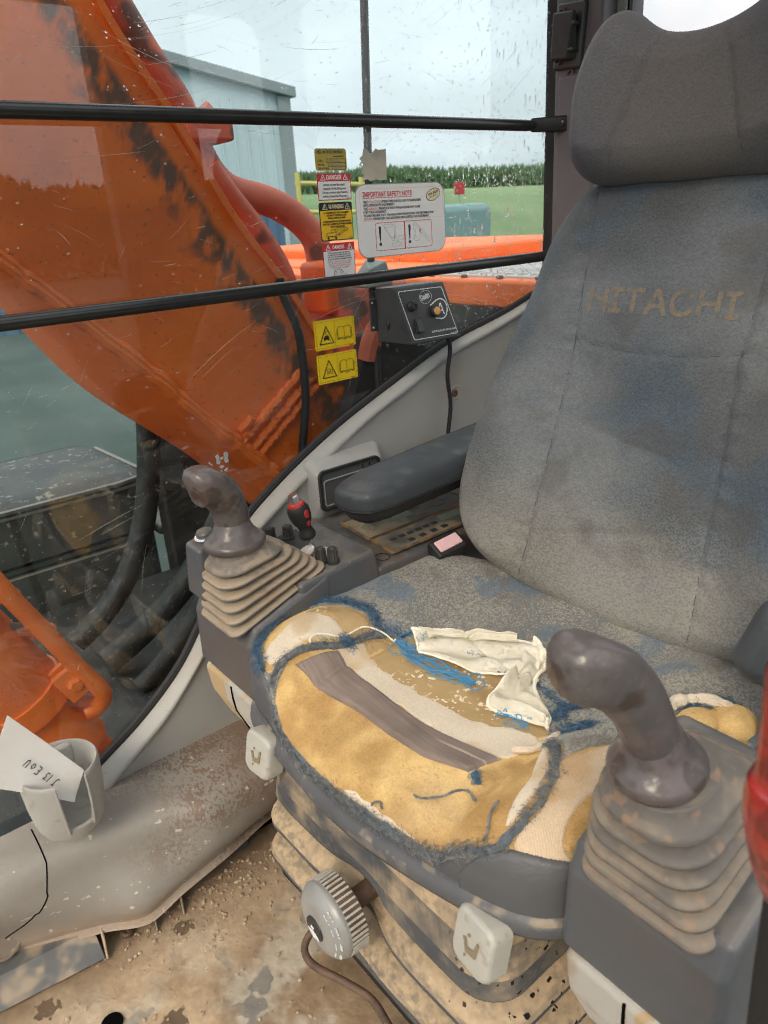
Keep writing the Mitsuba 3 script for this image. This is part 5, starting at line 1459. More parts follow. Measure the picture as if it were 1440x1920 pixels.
# ---- headrest
HL = math.radians(10)
hn, hv = V(-math.cos(HL), 0, math.sin(HL)), V(math.sin(HL), 0, math.cos(HL))
HRM = basis(V(.936, .577, 1.113) - hn * .05, (0, -1, 0), hv, hn)
hh = [(.0, -.004), (.08, -.003), (.146, .003), (.173, .026), (.184, .066), (.185, .118), (.176, .158), (.160, .192), (.142, .211), (.124, .218), (.108, .214), (.088, .200), (.062, .184), (.03, .1745), (.0, .172)]
ho = spline([(-a, b) for a, b in hh] + [(a, b) for a, b in hh[::-1][1:-1]], 240, True)
hsu = lambda v: np.interp(v, [0, .05, .17], [.098, .084, .044])


def head_front(u, v):
    a = np.abs(u)
    return -.005 * np.exp(-((a - hsu(v)) / .0032) ** 2) + .018 * sstep(.05, .15, a) + .002 * (meshkit.fbm(np.column_stack([u * 20, v * 20, 0 * u]), 3, 3) - .5)


obj(ST + '__headrest', pillow(ho, .0042, .046, head_front, HRM, back=.04, rrb=.04), 'head_cloth', smooth=True)


def on_head(u, v, off=0):
    u, v = np.asarray(u, float), np.asarray(v, float)
    return np.column_stack([u, v, .046 + head_front(u, v) + off]) @ HRM[:3, :3].T + HRM[:3, 3]


for s_ in (-1, 1):
    v = np.linspace(.012, .163, 70)
    ed = .046 * (1 - np.sqrt(np.clip(1 - (1 - np.clip(np.minimum(v + .004, .178 - v) / .046, 0, 1)) ** 2, 0, 1)))
    obj(ST + '__headrest__seam', tube(on_head(s_ * hsu(v), v, .0002 - ed), .0006, 6), 'seam_thread')

# ---- suspension below the seat
def sring(dx, dy, z, r, lean=-.004):
    c = rrect(.2275 + dx, .225 + dy, r, 14)
    c = np.vstack([c, c[:1]]); sl = np.r_[0, np.cumsum(np.linalg.norm(np.diff(c, axis=0), axis=1))]
    tq = np.linspace(0, sl[-1], 180, endpoint=False)
    c = np.column_stack([np.interp(tq, sl, c[:, 0]), np.interp(tq, sl, c[:, 1])])
    return np.column_stack([c[:, 0] + .605 + lean, c[:, 1] + .578, np.full(len(c), z)])


rings = []
lobes = [(.345, .004, .030, -.02), (.262, .006, .030, -.032), (.192, .008, .030, -.034), (.122, .012, .030, -.034), (.052, .016, .030, -.034)]
rings.append(sring(-.05, -.05, .424, .06)); rings.append(sring(-.034, -.034, .420, .06))
for z_, d_ in ((.410, -.026), (.394, -.014), (.370, -.003), (.340, .006), (.316, .0095), (.307, .006), (.302, -.004), (.300, -.030), (.297, -.055)):
    rings.append(sring(d_, d_, z_, .05))
for q_, (zc, hh_, ins) in enumerate(((.262, .030, 0), (.193, .030, .004), (.124, .030, -.022), (.056, .031, -.060))):
    for a in np.radians([88, 70, 52, 36, 20, 6, -8, -22, -38, -56, -74, -88]):
        d_ = -.048 + .063 * math.cos(a) ** .75 + ins
        rings.append(sring(d_, d_, zc + hh_ * math.sin(a), .045))
    rings.append(sring(-.060 + ins, -.060 + ins, zc - .034, .045))
sb = loft(rings, True, True)
vv = sb.vertices
nz = meshkit.fbm(vv * 11, 3, 6) - .5
ctr = V(.605, .578)
dirv = (vv[:, :2] - ctr); dirv /= np.linalg.norm(dirv, axis=1, keepdims=True) + 1e-9
nz2 = meshkit.fbm(vv * 5 + 3, 2, 9) - .5
vv[:, :2] += dirv * (nz * .010 + nz2 * .016)[:, None]; vv[:, 2] += nz * .010 + nz2 * .030 * sstep(.39, .33, vv[:, 2])
dent = .022 * np.exp(-((vv[:, 1] - .578) / .045) ** 2 - ((vv[:, 2] - .27) / .055) ** 2) * (vv[:, 0] < .5)
vv[:, 0] += dent
sb.vertices = vv
obj(ST + '__suspension_bellows', sb, 'dusty_rubber', smooth=True)
note(ST + '__suspension_bellows', label='dust covered pleated rubber bellows below the cushion')
obj(ST + '__suspension_base', rbox((.42, .42, .0), (.80, .74, .03), .01), 'black_plastic')

# weight adjusting knob
KC = V(.331, .577, .284)
KM = basis(KC, (0, 1, 0), (0, 0, 1), (-1, 0, 0))
KN = ST + '__weight_knob'
obj(KN, revolve([(.020, -.018), (.046, -.016), (.0465, -.012), (.0465, .008), (.046, .011), (.020, .011)], 44, KM), 'rusty_steel')
obj(KN + '__ribs', cat_mesh([moved(box((-.0013, .048, -.014), (.0013, .0497, .009)), KM @ trimesh.transformations.rotation_matrix(k * 2 * np.pi / 44, (0, 0, 1))) for k in range(44)]), 'beige_knob', smooth=False)
obj(KN + '__dial', revolve([(.0475, .008), (.0485, .011), (.0485, .014), (.047, .016), (.044, .0215), (.036, .0275), (.026, .030), (.015, .0305)], 48, KM), 'dial_plastic', smooth=50)
mat('dial_plastic', lambda p, n, uv: mix((.20, .20, .192), (.28, .276, .258), fbm(p.x * 40, p.y * 40, p.z * 40, 3)), .3, clearcoat=.4)
obj(KN + '__cap', revolve([(.0165, .030), (.016, .0325), (.013, .0335)], 26, KM), 'black_plastic')
obj(KN + '__emblem', moved(cat_mesh([extrude(sg.Polygon([(-.0125, -.009), (.001, -.0125), (.012, -.004), (.002, -.002), (-.004, -.003)]), .0005), extrude(sg.Polygon([(-.001, .000), (.005, .001), (.004, .005), (-.002, .004)]), .0005)]), KM @ trimesh.transformations.translation_matrix((0, 0, .0335))), 'stk_white', smooth=False)
dg = []
for k, (t1, t2) in enumerate((('60', '30'), ('80', '70'), ('100', '90'), ('115', '120'))):
    for tx_, rr_ in ((t1, .0405), (t2, .0335)):
        q = lettering(tx_, .0055, None, .0006, True); q.apply_translation((-q.vertices[:, 0].mean(), rr_, 0))
        q.apply_transform(trimesh.transformations.rotation_matrix(math.radians(20 - k * 27 + 95), (0, 0, 1)))
        q.apply_transform(trimesh.transformations.translation_matrix((0, 0, .0262 if rr_ < .036 else .0225)))
        dg.append(moved(q, KM))
obj(KN + '__numbers', cat_mesh(dg), 'stk_line', smooth=False)
obj(KN + '__shaft', tube([KC + V(.012, 0, 0), KC + V(.13, 0, 0)], .0135, 14), 'rusty_steel')
obj(ST + '__knob_slot', hullpts([(.396, .558, .262), (.396, .596, .255), (.394, .560, .312), (.394, .596, .322), (.50, .56, .26), (.50, .59, .32)], .004, 8), 'void_black')

# two lever pads
def pad(c, yaw, pitch, w, h, dth):
    M = trimesh.transformations.translation_matrix(c) @ trimesh.transformations.rotation_matrix(yaw, (0, 0, 1)) @ trimesh.transformations.rotation_matrix(pitch, (0, 1, 0))
    pr = [(-dth, -.003, .010), (-dth + .002, 0, .012), (-.006, .001, .013), (-.002, -.001, .014), (0, -.004, .012)]
    rings_ = []
    for z, o, r in pr[::-1]:
        c_ = rrect(w + o, h + o, r, 7)
        rings_.append(np.column_stack([np.full(len(c_), -z - dth * 0), c_]))
    return moved(loft(rings_, True, True), M), M
for (c, yaw, sd) in ((V(.346, .772, .398), .10, 1), (V(.356, .366, .412), -.10, 2)):
    m, M = pad(c, yaw, .22, .027, .031, .030)
    k = obj(ST + '__lever_pad', m, 'beige_knob', smooth=35)
    sy = moved(cat_mesh([extrude(sg.Polygon([(-.010, .004), (-.006, .005), (-.003, -.004), (.006, -.001), (.009, .011), (.012, .010), (.010, -.008), (-.004, -.010)]), .0006), extrude(sg.Point(-.003, .010).buffer(.0018), .0006), extrude(sg.Polygon([(-.006, -.014), (-.003, -.012), (-.004, -.017)]), .0006)]), M @ basis(V(-.0012, 0, 0), (0, -1, 0), (0, 0, 1), (-1, 0, 0)))
    obj(k + '__seat_symbol', sy, 'rust_edge', smooth=False)
    scene[k + '__seat_symbol']['bsdf'] = {'type': 'ref', 'id': 'symbol_brown'}
    obj(k + '__arm', hullpts([c + V(.026, -.012, -.008), c + V(.026, .012, .008), c + V(.10, -.012, .004), c + V(.10, .012, .018)], .005, 8), 'dark_vinyl')
mat('symbol_brown', (.22, .17, .10), .6)
k = thing('slide_lever', 'bent steel seat slide lever rising from the dusty floor behind the weight knob', 'lever')
obj(k, tube(spline([(.395, .735, .060), (.378, .744, .050), (.360, .735, .042), (.355, .708, .040), (.366, .672, .042), (.380, .635, .042), (.388, .605, .042), (.386, .575, .042), (.376, .52, .042), (.372, .46, .042)], 70), .0058, 12), 'rusty_steel')
k = thing('black_grommet', 'small black rubber stop on the floor at the rear corner of the bellows', 'rubber stop')
obj(k, hullpts([(.395, .825, .105), (.41, .80, .09), (.405, .80, .12), (.42, .77, .05), (.43, .79, .06)], .010, 10), 'black_rubber')

# ---- gauze cloth and blue thread lying on the cushion
def drape(P, seed, hgt, nu=60, nv=34):
    """crumpled sheet between two long flat-coordinate edges"""
    a, b = spline(P[0], nu), spline(P[1], nu)
    s_ = np.linspace(0, 1, nv)
    q = a[:, None] * (1 - s_)[None, :, None] + b[:, None] * s_[None, :, None]
    f = q.reshape(-1, 2)
    U, S = np.meshgrid(np.linspace(0, 1, nu), s_, indexing='ij')
    w = .5 + .5 * np.sin(S.ravel() * 13 + 3.5 * meshkit.fbm(np.column_stack([f * 22, np.full(len(f), seed)]), 3, seed) + U.ravel() * 4)
    h = .006 + hgt * w * (.25 + meshkit.fbm(np.column_stack([f * 40, np.full(len(f), seed + 3)]), 3, seed))
    return on_cushion(f, h).reshape(nu, nv, 3)


GC = thing('gauze_cloth', 'crumpled cream gauze rag lying across the torn cushion', 'rag')
d1 = drape([[(.600, .722), (.645, .690), (.690, .648), (.722, .606), (.726, .580)], [(.574, .680), (.598, .640), (.622, .600), (.645, .575), (.668, .548)]], 3, .010)
d2 = drape([[(.724, .600), (.712, .565), (.690, .545), (.655, .535), (.62, .50), (.582, .455)], [(.655, .575), (.640, .570), (.610, .560), (.575, .548), (.570, .510), (.574, .450)]], 5, .014)
d3 = drape([[(.60, .715), (.64, .69), (.68, .655), (.71, .62)], [(.61, .69), (.64, .672), (.67, .645), (.70, .612)]], 8, .012, 40, 14) + V(0, 0, .006)
for d in (d1, d2, d3):
    obj(GC + '__sheet', grid(d), 'mesh_cloth', smooth=True)
for e, r_ in ((d1[:, 0], .0022), (d1[:, -1], .0016), (d2[:, 0], .0026), (d2[:, -1], .0024), (d2[-1], .0018), (d1[0], .0018), (d1[-1], .003)):
    obj(GC + '__hem', tube(e, r_, 7), 'cloth_hem')
TH = thing('blue_thread', 'tangle of bright blue thread under the edge of the gauze rag', 'thread')
lo_ = []
for i in range(22):
    a = spline([(.572, .722), (.568, .690), (.574, .650), (.588, .612), (.598, .588)], 30) if i < 16 else spline([(.572, .520), (.566, .495), (.566, .470)], 20)
    q = a + (rng.rand(2) - .5) * V(.014, .010) + (rng.randn(len(a), 2) * .0006)
    q[:, 0] += .007 * np.sin(np.linspace(0, 3 + 5 * rng.rand(), len(a)) + rng.rand() * 6)
    lo_.append(tube(on_cushion(spline(q[::3] + rng.randn(len(q[::3]), 2) * .003, 60), .004 + .005 * rng.rand() + .003 * np.sin(np.linspace(0, 9 + 12 * rng.rand(), 60) + rng.rand() * 6)), .00055, 5))
for cx, cy, ra in ((.585, .712, .020), (.592, .585, .013), (.560, .705, .018), (.603, .60, .010)):
    t_ = np.linspace(0, 2 * np.pi * .95, 60) + rng.rand() * 6
    lo_.append(tube(on_cushion(np.column_stack([cx + ra * np.cos(t_), cy + .75 * ra * np.sin(t_)]), .010), .0007, 5))
obj(TH, cat_mesh(lo_), 'blue_string')
note(TH, kind='stuff')


# ---------------------------------------------------------------- lever consoles
def boot(bx, by, z0, slope, tx_, ty_, tz, hx, hy, shear, npl=5):
    """pleated rubber boot: square at the console, rounder under the grip"""
    rings_ = []
    m_ = 10

    def ring(t, d, dz=0.0):
        sx_ = (1 - t) * hx + t * .046 + d; sy_ = (1 - t) * hy + t * .043 + d
        c = rrect(sx_, sy_, (.016 + .030 * t) * (1 + d / .06), m_)
        cx_ = (1 - t) * bx + t * tx_; cy_ = (1 - t) * by + t * ty_
        zc = (1 - t) * z0 + t * tz
        sl_ = slope * (1 - t) + .10 * t
        return np.column_stack([c[:, 0] + cx_, c[:, 1] + cy_, zc + sl_ * c[:, 0] + dz])
    dt = .74 / npl
    for i in range(npl):
        t = i * dt
        for f_, d in ((0, -.003), (.05, .0020), (.14, .0040), (.30, .0044), (.42, .0030), (.50, .000), (.76, -.0130), (.88, -.0200), (.97, -.0190)):
            rings_.append(ring(t + f_ * dt, d * 1.1))
    for t, d in ((.745, -.001), (.76, .002), (.79, .0024), (.815, .001), (.86, -.003), (.93, -.006), (.985, -.006)):
        rings_.append(ring(t, d))
    return loft(rings_, False, True)


def grip(spine, R_, base, seed, cs=1.0):
    """bent lever handle with a faceted thumb head and a wide collar"""
    sp_ = spline(spine, 60)
    t, A, B = frames(sp_)
    lat = V(0, 1, 0)
    rings_ = []
    s_ = np.linspace(0, 1, 60)
    rad = np.interp(s_, [0, .04, .10, .25, .45, .62, .75, .86, .94, .985, 1.0], [.034, .0285, .0255, .0245, .0255, .0265, .0285, .0300, .0270, .0170, .004]) * R_
    th = np.arange(40) * 2 * np.pi / 40
    for i in range(60):
        b = lat - t[i] * (lat @ t[i]); b /= np.linalg.norm(b); a = np.cross(b, t[i])
        head = sstep(.62, .82, s_[i])
        ca_, sa_ = np.cos(th), np.sin(th)
        sup = 2.0 + 1.2 * head
        k = (np.abs(ca_) ** sup + np.abs(sa_) ** sup) ** (-1 / sup)
        flat_ = 1 - .16 * head * sstep(.2, .95, ca_)          # thumb flat on the upper side
        rib = 1 + .035 * (1 - head) * np.exp(-((s_[i] - .33) / .05) ** 2) * (ca_ < 0) + .03 * (1 - head) * np.exp(-((s_[i] - .55) / .05) ** 2) * (ca_ < 0)
        rr = rad[i] * k * flat_ * rib
        rings_.append(sp_[i] + (rr * ca_ * 1.04)[:, None] * a + (rr * sa_ * .96)[:, None] * b)
    m = loft(rings_, True, True)
    m.vertices += .0012 * (meshkit.fbm(m.vertices * 45, 3, seed)[:, None] - .5) * V(1, 1, 1)
    seam_ = []
    for i in range(3, 58):
        b = lat - t[i] * (lat @ t[i]); b /= np.linalg.norm(b); a = np.cross(b, t[i])
        seam_.append(sp_[i] - a * rad[i] * 1.035)
    m = cat_mesh([m, tube(np.array(seam_), .0009, 5)])
    ax = t[0]
    M = basis(base, np.cross(lat, ax), lat, ax) if abs(ax @ lat) < .5 else basis(base, (1, 0, 0), (0, 1, 0))
    col = revolve([(.030, -.012), (.041, -.010), (.0445, -.004), (.0445, .000), (.042, .004), (.036, .009), (.030, .016), (.024, .030)], 44, M @ np.diag([1.05 * cs, .98 * cs, 1, 1]))
    return m, col


def console(key, label, cover_label, s, yn, yf, xf, zf, bootargs, spine, base, dark_z, low, seed, gs=1.0, cs=1.0):
    """s = +1: far console (near face yn), s = -1: near console"""
    k = thing(key, label, 'control console')
    sl_ = .34
    X1 = xf + (.135 if s > 0 else .160)
    pts = []
    for x, z in ((xf + .012, zf), (X1, zf + sl_ * (X1 - xf - .01))):
        for y in (yn, yf): pts.append((x, y, z))
    for x in (xf, X1):
        for y in (yn - .002 * s, yf + .002 * s): pts.append((x, y, dark_z + .006))
    pts += [(xf + .002, yn, zf - .02), (xf + .002, yf, zf - .02)]
    obj(k + '__housing', hullpts(pts, .011, 18), 'grey_plastic', smooth=30)
    zl = dark_z - .008
    ps = []
    for x, z, dy in ((xf + .001, zl - .012, .002), (xf + .004, zl - .05, .006), (xf + .022, zl - .095, .018), (xf + .06, low, .035), (X1, low, .03), (X1, zl - .012, .002)):
        ps += [(x, yn + dy * s * .6, z), (x, yf - dy * s, z)]
    obj(k + '__lower_cover', hullpts(ps, .010, 16), 'beige_cover', smooth=30)
    ym = yn + (yf - yn) * .46
    obj(k + '__cover_seam', tube([(xf - .0095, ym, zl - .006), (xf - .0090, ym, zl - .03), (xf - .0062, ym, zl - .052), (xf + .012, ym, zl - .099), (xf + .05, ym, low - .008)], .0016, 6), 'void_black')
    obj(k + '__boot', boot(*bootargs), 'boot_rubber', smooth=50)
    g, c = grip(spine, gs, base, seed, cs)
    obj(k + '__grip', g, 'grip_rubber', smooth=True)
    obj(k + '__grip__collar', c, 'grip_rubber', smooth=45)
    return k


RCN = console('lever_console', 'grey lever console with dust caked rubber boot on the window side of the seat', '', 1, .868, 1.030, .408, .522,
              (.470, .925, .552, .36, .436, .925, .642, .083, .056, 0), [(.434, .925, .640), (.435, .925, .670), (.434, .925, .694), (.426, .924, .720), (.410, .923, .740), (.388, .922, .750), (.376, .921, .748)],
              V(.434, .925, .650), .412, .300, 3)
LCN = console('lever_console', 'dark grey control lever console nearest the camera, right of the torn cushion', '', -1, .288, .160, .418, .548,
              (.492, .225, .572, .36, .440, .232, .668, .083, .056, 0), [(.436, .234, .664), (.428, .236, .696), (.417, .238, .722), (.403, .242, .749), (.382, .250, .774), (.354, .260, .790), (.341, .265, .792)],
              V(.432, .234, .677), .440, .270, 4, .86, .85)
obj(RCN + '__lamp_housing', hullpts([(.392, .965, .556), (.392, 1.006, .556), (.430, .965, .560), (.430, 1.006, .560), (.397, .968, .628), (.397, 1.002, .628), (.430, .968, .634), (.430, 1.002, .634)], .008, 14), 'grey_plastic')
obj(RCN + '__dial_ring', revolve([(.0175, 0), (.0175, .002), (.014, .0022), (.014, .001)], 28, basis(V(.416, .985, .6425), (1, 0, .12), (0, 1, 0))), 'stk_white')
obj(RCN + '__throttle_dial', revolve([(.014, -.002), (.014, .008), (.012, .011), (.004, .012)], 28, basis(V(.416, .985, .6425), (1, 0, .12), (0, 1, 0))), 'grey_plastic')

# switch panel behind the far boot
SP = thing('switch_panel', 'dark grey switch panel with four ribbed knobs behind the far lever', 'switch panel')
obj(SP + '__housing', hullpts([(.505, .868, .50), (.645, .866, .50), (.505, 1.045, .50), (.65, 1.05, .50), (.505, .868, .565), (.638, .868, .575), (.505, 1.045, .566), (.638, 1.045, .576)], .009, 16), 'grey_plastic')
obj(SP + '__recess', hullpts([(.52, .94, .5765), (.545, 1.03, .577), (.60, 1.03, .581), (.585, .95, .581)], .002, 6), 'panel_dark')


def knob(x, y, z):
    k = obj(SP + '__knob', revolve([(.0105, 0), (.0105, .006), (.0085, .007), (.0072, .024), (.0060, .0265), (.002, .027)], 18, basis(V(x, y, z), (1, 0, 0), (0, 1, 0))), 'panel_dark')
    obj(k + '__ribs', cat_mesh([moved(box((.0068, -.0007, .007), (.0090, .0007, .0245)), basis(V(x, y, z), (math.cos(a), math.sin(a), 0), (-math.sin(a), math.cos(a), 0))) for a in np.arange(12) * np.pi / 6]), 'grip_rubber', smooth=False)
    return k


for x, y in ((.548, 1.026), (.572, 1.008), (.560, .893), (.573, .878)): knob(x, y, .5775 + (x - .55) * .07)
obj(SP + '__key_plate', revolve([(.0165, 0), (.0165, .003), (.010, .0045), (.009, .003)], 30, basis(V(.578, .918, .5805), (1, 0, .07), (0, 1, 0))), 'steel')
obj(SP + '__key_plate', revolve([(.0165, 0), (.0165, .003), (.0145, .004), (.004, .0042)], 30, basis(V(.556, .928, .586), (1, 0, .45), (.1, 1, -.15))), 'steel')
cr = []
for i in range(160):
    r = .0006 + .0014 * rd.rand() ** 3
    cr.append(tm((trimesh.creation.icosphere(subdivisions=0).vertices * r + V(rd.uniform(.53, .60), rd.choice([rd.normal(.885, .012), rd.normal(1.01, .015)]), .578), trimesh.creation.icosphere(subdivisions=0).faces)))
obj(SP + '__dirt_crumbs', cat_mesh(cr), 'dirt_clod', smooth=False)
note(SP + '__dirt_crumbs', kind='stuff')
SD = thing('screwdriver', 'stubby red and black screwdriver standing upright in the ignition switch', 'screwdriver')
sa_, sb_ = V(.569, .925, .585), V(.5425, .93, .690)
dd = (sb_ - sa_) / np.linalg.norm(sb_ - sa_)
SM = basis(sa_, np.cross(V(0, 1, 0), dd), np.cross(dd, np.cross(V(0, 1, 0), dd)), dd)
obj(SD + '__shaft', revolve([(.0032, -.004), (.0032, .034)], 12, SM), 'chrome')
prof = [(.006, .028), (.0125, .029), (.0135, .034), (.0115, .041), (.0105, .046), (.0130, .055), (.0162, .066), (.0172, .076), (.0160, .084), (.0125, .089), (.0095, .090)]
obj(SD + '__handle', revolve(list(map(tuple, spline(prof, 40))), 26, SM), 'black_rubber', smooth=60)
obj(SD + '__collar', revolve([(.0125, .0865), (.0136, .088), (.0125, .0915), (.009, .093)], 24, SM), 'red_plastic')
nb = []
for a in np.arange(-2.9, 2.9, .23):
    if -1.9 < a < -.7: continue
    for h_ in np.arange(.056, .084, .0036):
        r_ = np.interp(h_, [p[1] for p in prof], [p[0] for p in prof])
        nb.append(moved(box((-.0008, -.0008, -.0008), (.0010, .0008, .0008)), SM @ basis(V(r_ * math.cos(a), r_ * math.sin(a), h_), (math.cos(a), math.sin(a), 0), (-math.sin(a), math.cos(a), 0))))
obj(SD + '__grip_dimples', cat_mesh(nb), 'black_rubber', smooth=False)
note(SD + '__grip_dimples', kind='stuff')
for h0, h1 in ((.066, .081), (.050, .061)):
    pn = []
    for a in (-1.30,):
        A_ = np.linspace(-.34, .34, 9)
        Hh_ = np.linspace(h0, h1, 7)
        rows_ = []
        for q in Hh_:
            r_ = float(np.interp(q, [p[1] for p in prof], [p[0] for p in prof]))
            w_ = math.sqrt(max(0, 1 - ((q - (h0 + h1) / 2) / ((h1 - h0) / 2 + 1e-9)) ** 2)) * .9 + .12
            rows_.append([((r_ + .0012 * (1 - (b / .36) ** 2)) * math.cos(a + b * w_), (r_ + .0012 * (1 - (b / .36) ** 2)) * math.sin(a + b * w_), q) for b in A_])
        pn.append(moved(grid(np.array(rows_)), SM))
    obj(SD + '__red_inlay', cat_mesh(pn), 'red_plastic')
obj(SD + '__hex_end', revolve([(.0085, .090), (.0088, .092), (.0088, .104), (.0075, .107), (.004, .107)], 6, SM), 'chrome', smooth=False)

# radio and heater console
RD = thing('side_console', 'dusty grey side console with radio and heater control strips beside the seat', 'console')
obj(RD + '__housing', hullpts([(.655, .868, .45), (1.25, .868, .45), (.655, 1.088, .45), (1.25, 1.088, .45), (.655, .868, .540), (1.25, .868, .545), (.655, 1.088, .556), (1.25, 1.088, .58)], .008, 14), 'grey_plastic')
pm = basis(V(.0, .868, .5503), (1, 0, 0.009), (0, 1, .075))
obj(RD + '__heater_panel', moved(rbox((.690, .068, 0), (.93, .148, .0035), .0015), pm), 'panel_overlay')
obj(RD + '__radio_panel', moved(rbox((.690, .004, 0), (.90, .060, .0035), .0015), pm), 'panel_overlay')
for a, b in ((.0665, .1495), (.0025, .0615)):
    ro = rpoly(.6865, a - .0, .934, b, .004).difference(rpoly(.690, a + .002, .930, b - .002, .003))
    obj(RD + '__panel_rim', extrude(ro, .0042, pm), 'rust_edge', smooth=False)
def bt(nm, x0, y0, x1, y1, m, h=.005): obj(RD + '__' + nm, moved(rbox((x0, y0, .002), (x1, y1, h), .0012, 8), pm), m)
for i in range(6): bt('radio_button', .712 + i * .019, .034, .725 + i * .019, .042, 'panel_dark')
for i in range(4): bt('radio_button', .735 + i * .026, .012, .748 + i * .026, .022, 'panel_dark')
bt('radio_display', .832, .034, .885, .054, 'lcd', .0042)
bt('heater_display', .755, .090, .812, .128, 'lcd', .0042)
for x, y in ((.708, .10), (.826, .085), (.826, .115), (.850, .10), (.875, .125), (.875, .095), (.90, .11)): bt('heater_button', x - .011, y - .010, x + .011, y + .010, 'panel_overlay', .0048)
obj(RD + '__heater_ring', moved(stroke([(.708 + .012 * math.cos(a), .10 + .012 * math.sin(a)) for a in np.linspace(0, 6.2, 24)], .0012, .0005, True), pm @ trimesh.transformations.translation_matrix((0, 0, .0048))), 'stk_grey', smooth=False)
obj(RD + '__round_seam', moved(stroke([(.668 + .012 * math.cos(a), .006 + .012 * math.sin(a)) for a in np.linspace(0, 6.2, 24)], .0012, .0006, True), pm @ trimesh.transformations.translation_matrix((0, 0, .0005))), 'void_black', smooth=False)

# armrests
AR = thing('armrest', 'black padded armrest along the window side of the seat', 'armrest')
ao = sg.Polygon([(.628, .925), (.634, .950), (.70, .972), (.85, .985), (1.06, .992), (1.06, .862), (.85, .858), (.69, .858), (.645, .870), (.630, .895)]).buffer(-.006).buffer(.006, quad_segs=6)
def slab(g, prof_, n_=140):
    rr_ = []
    for z, d in prof_:
        q = g.buffer(-d, quad_segs=8)
        c = np.array([q.exterior.interpolate(g.exterior.project(sg.Point(p)) / g.exterior.length, normalized=True).coords[0] for p in [g.exterior.interpolate(t_, normalized=True).coords[0] for t_ in np.linspace(0, 1, n_, endpoint=False)]])
        rr_.append(np.column_stack([c, z + (c[:, 0] - .63) * .055]))
    return loft(rr_, True, True)
obj(AR + '__pad', slab(ao, [(.640, .010), (.641, .003), (.645, 0), (.662, -.001), (.670, .002), (.676, .008), (.680, .018), (.682, .034)]), 'arm_pad', smooth=60)
obj(AR + '__base', slab(ao.buffer(-.007), [(.612, .020), (.618, .010), (.630, .003), (.641, .0)]), 'black_plastic', smooth=50)
obj(AR + '__piping', tube(np.vstack([[(x, y, .6425 + (x - .63) * .055) for x, y in ao.exterior.coords]]), .0022, 6), 'black_rubber')
AL = thing('armrest', 'black rounded armrest end at the right edge above the red lever', 'armrest')
obj(AL, hullpts([(.668, .262, .648), (.675, .25, .69), (.70, .21, .69), (.70, .20, .65), (1.0, .24, .68), (1.0, .20, .70), (1.0, .16, .69)], .026, 24), 'arm_pad')

# buckle
BK = thing('seat_belt_buckle', 'black seat belt buckle with a faded pink release button beside the backrest', 'buckle')
BKM = basis(V(.786, .848, .538), (1, -.08, .12), (.0, .86, .50))
obj(BK + '__body', moved(hullpts([(-.022, -.013, -.045), (.022, -.013, -.045), (-.027, -.014, .018), (.027, -.014, .018), (-.022, .013, -.045), (.022, .013, -.045), (-.027, .014, .018), (.027, .014, .018)], .004, 10), BKM), 'black_plastic')
obj(BK + '__button', moved(rbox((-.024, -.011, .018), (.024, .011, .0255), .002), BKM), 'pink_plastic')
obj(BK + '__strap', moved(rbox((-.012, -.006, -.12), (.012, .006, -.04), .003), BKM), 'black_rubber')
k = thing('seat_belt_anchor', 'black seat belt anchor at the left rear corner of the cushion, behind the red lever', 'belt anchor')
obj(k + '__body', rbox((.70, .248, .53), (.74, .268, .615), .006), 'black_plastic')
obj(k + '__tongue', rbox((.692, .243, .56), (.70, .262, .600), .003), 'black_satin')
obj(k + '__slot', rbox((.7, .2465, .57), (.73, .2485, .578), .001), 'grey_plastic')
k = thing('paper_scrap', 'crumpled beige paper scrap between cushion and backrest above the belt anchor', 'paper scrap')
obj(k, grid(np.array([[(.80 + .05 * i / 7, .31 - .06 * i / 7 + .004 * math.sin(i), .545 + .02 * j / 4 + .005 * math.sin(i * 1.7 + j)) for j in range(5)] for i in range(8)])), 'scrim', smooth=True)

# cup holder and card
CH = thing('cup_holder', 'light grey plastic cup holder with an open front slot on the duct below the window', 'cup holder')
cc = V(.1385, 1.006)
th = np.linspace(0, 2 * np.pi, 121)
def cup_ring(r, z, cut=None): return np.array([(cc[0] + r * math.cos(a), cc[1] + r * math.sin(a), z) for a in th])
outer = [(.0345, .246), (.042, .249), (.0475, .259), (.0515, .278), (.0548, .305), (.0565, .335), (.0570, .352), (.0568, .357), (.0550, .3595), (.0530, .359), (.0520, .355), (.0505, .33), (.0475, .29), (.0430, .270), (.0370, .259), (.004, .257)]
cm3 = revolve([(.004, .2455)] + outer, 96)
cm3.apply_translation((cc[0], cc[1], 0))
cutter = m3.CrossSection([np.array([(-.0155, .272), (.0170, .270), (.0205, .290), (.0215, .40), (-.0210, .40), (-.0190, .285)])]).extrude(.09)
ct = tm(cutter); ct.apply_transform(basis(V(cc[0] + .002, cc[1] - .0, 0), (1, 0, 0), (0, 0, 1), (0, -1, 0)))
def to_m3(t_): return m3.Manifold(m3.Mesh(np.asarray(t_.vertices, np.float32), np.asarray(t_.faces, np.uint32)))
a3 = to_m3(trimesh.Trimesh(cm3.vertices, cm3.faces)); b3 = to_m3(ct)
res = a3 - b3
obj(CH + '__cup', tm(res) if res.num_tri() > 100 else cm3, 'cup_plastic', smooth=35)
for x0, x1 in ((-.0215, -.0195), (.0215, .0205)):
    e_ = [(cc[0] + .002 + x0 - .0005, cc[1] - math.sqrt(.0575 ** 2 - x0 ** 2) + .0006, .357), (cc[0] + .002 + x1, cc[1] - math.sqrt(.0562 ** 2 - x1 ** 2) + .0002, .30), (cc[0] + .002 + x1 * .9, cc[1] - math.sqrt(.052 ** 2 - x1 ** 2) - .0005, .268)]
    obj(CH + '__slot_edge', tube(spline(e_, 20), .0020, 8), 'cup_plastic')
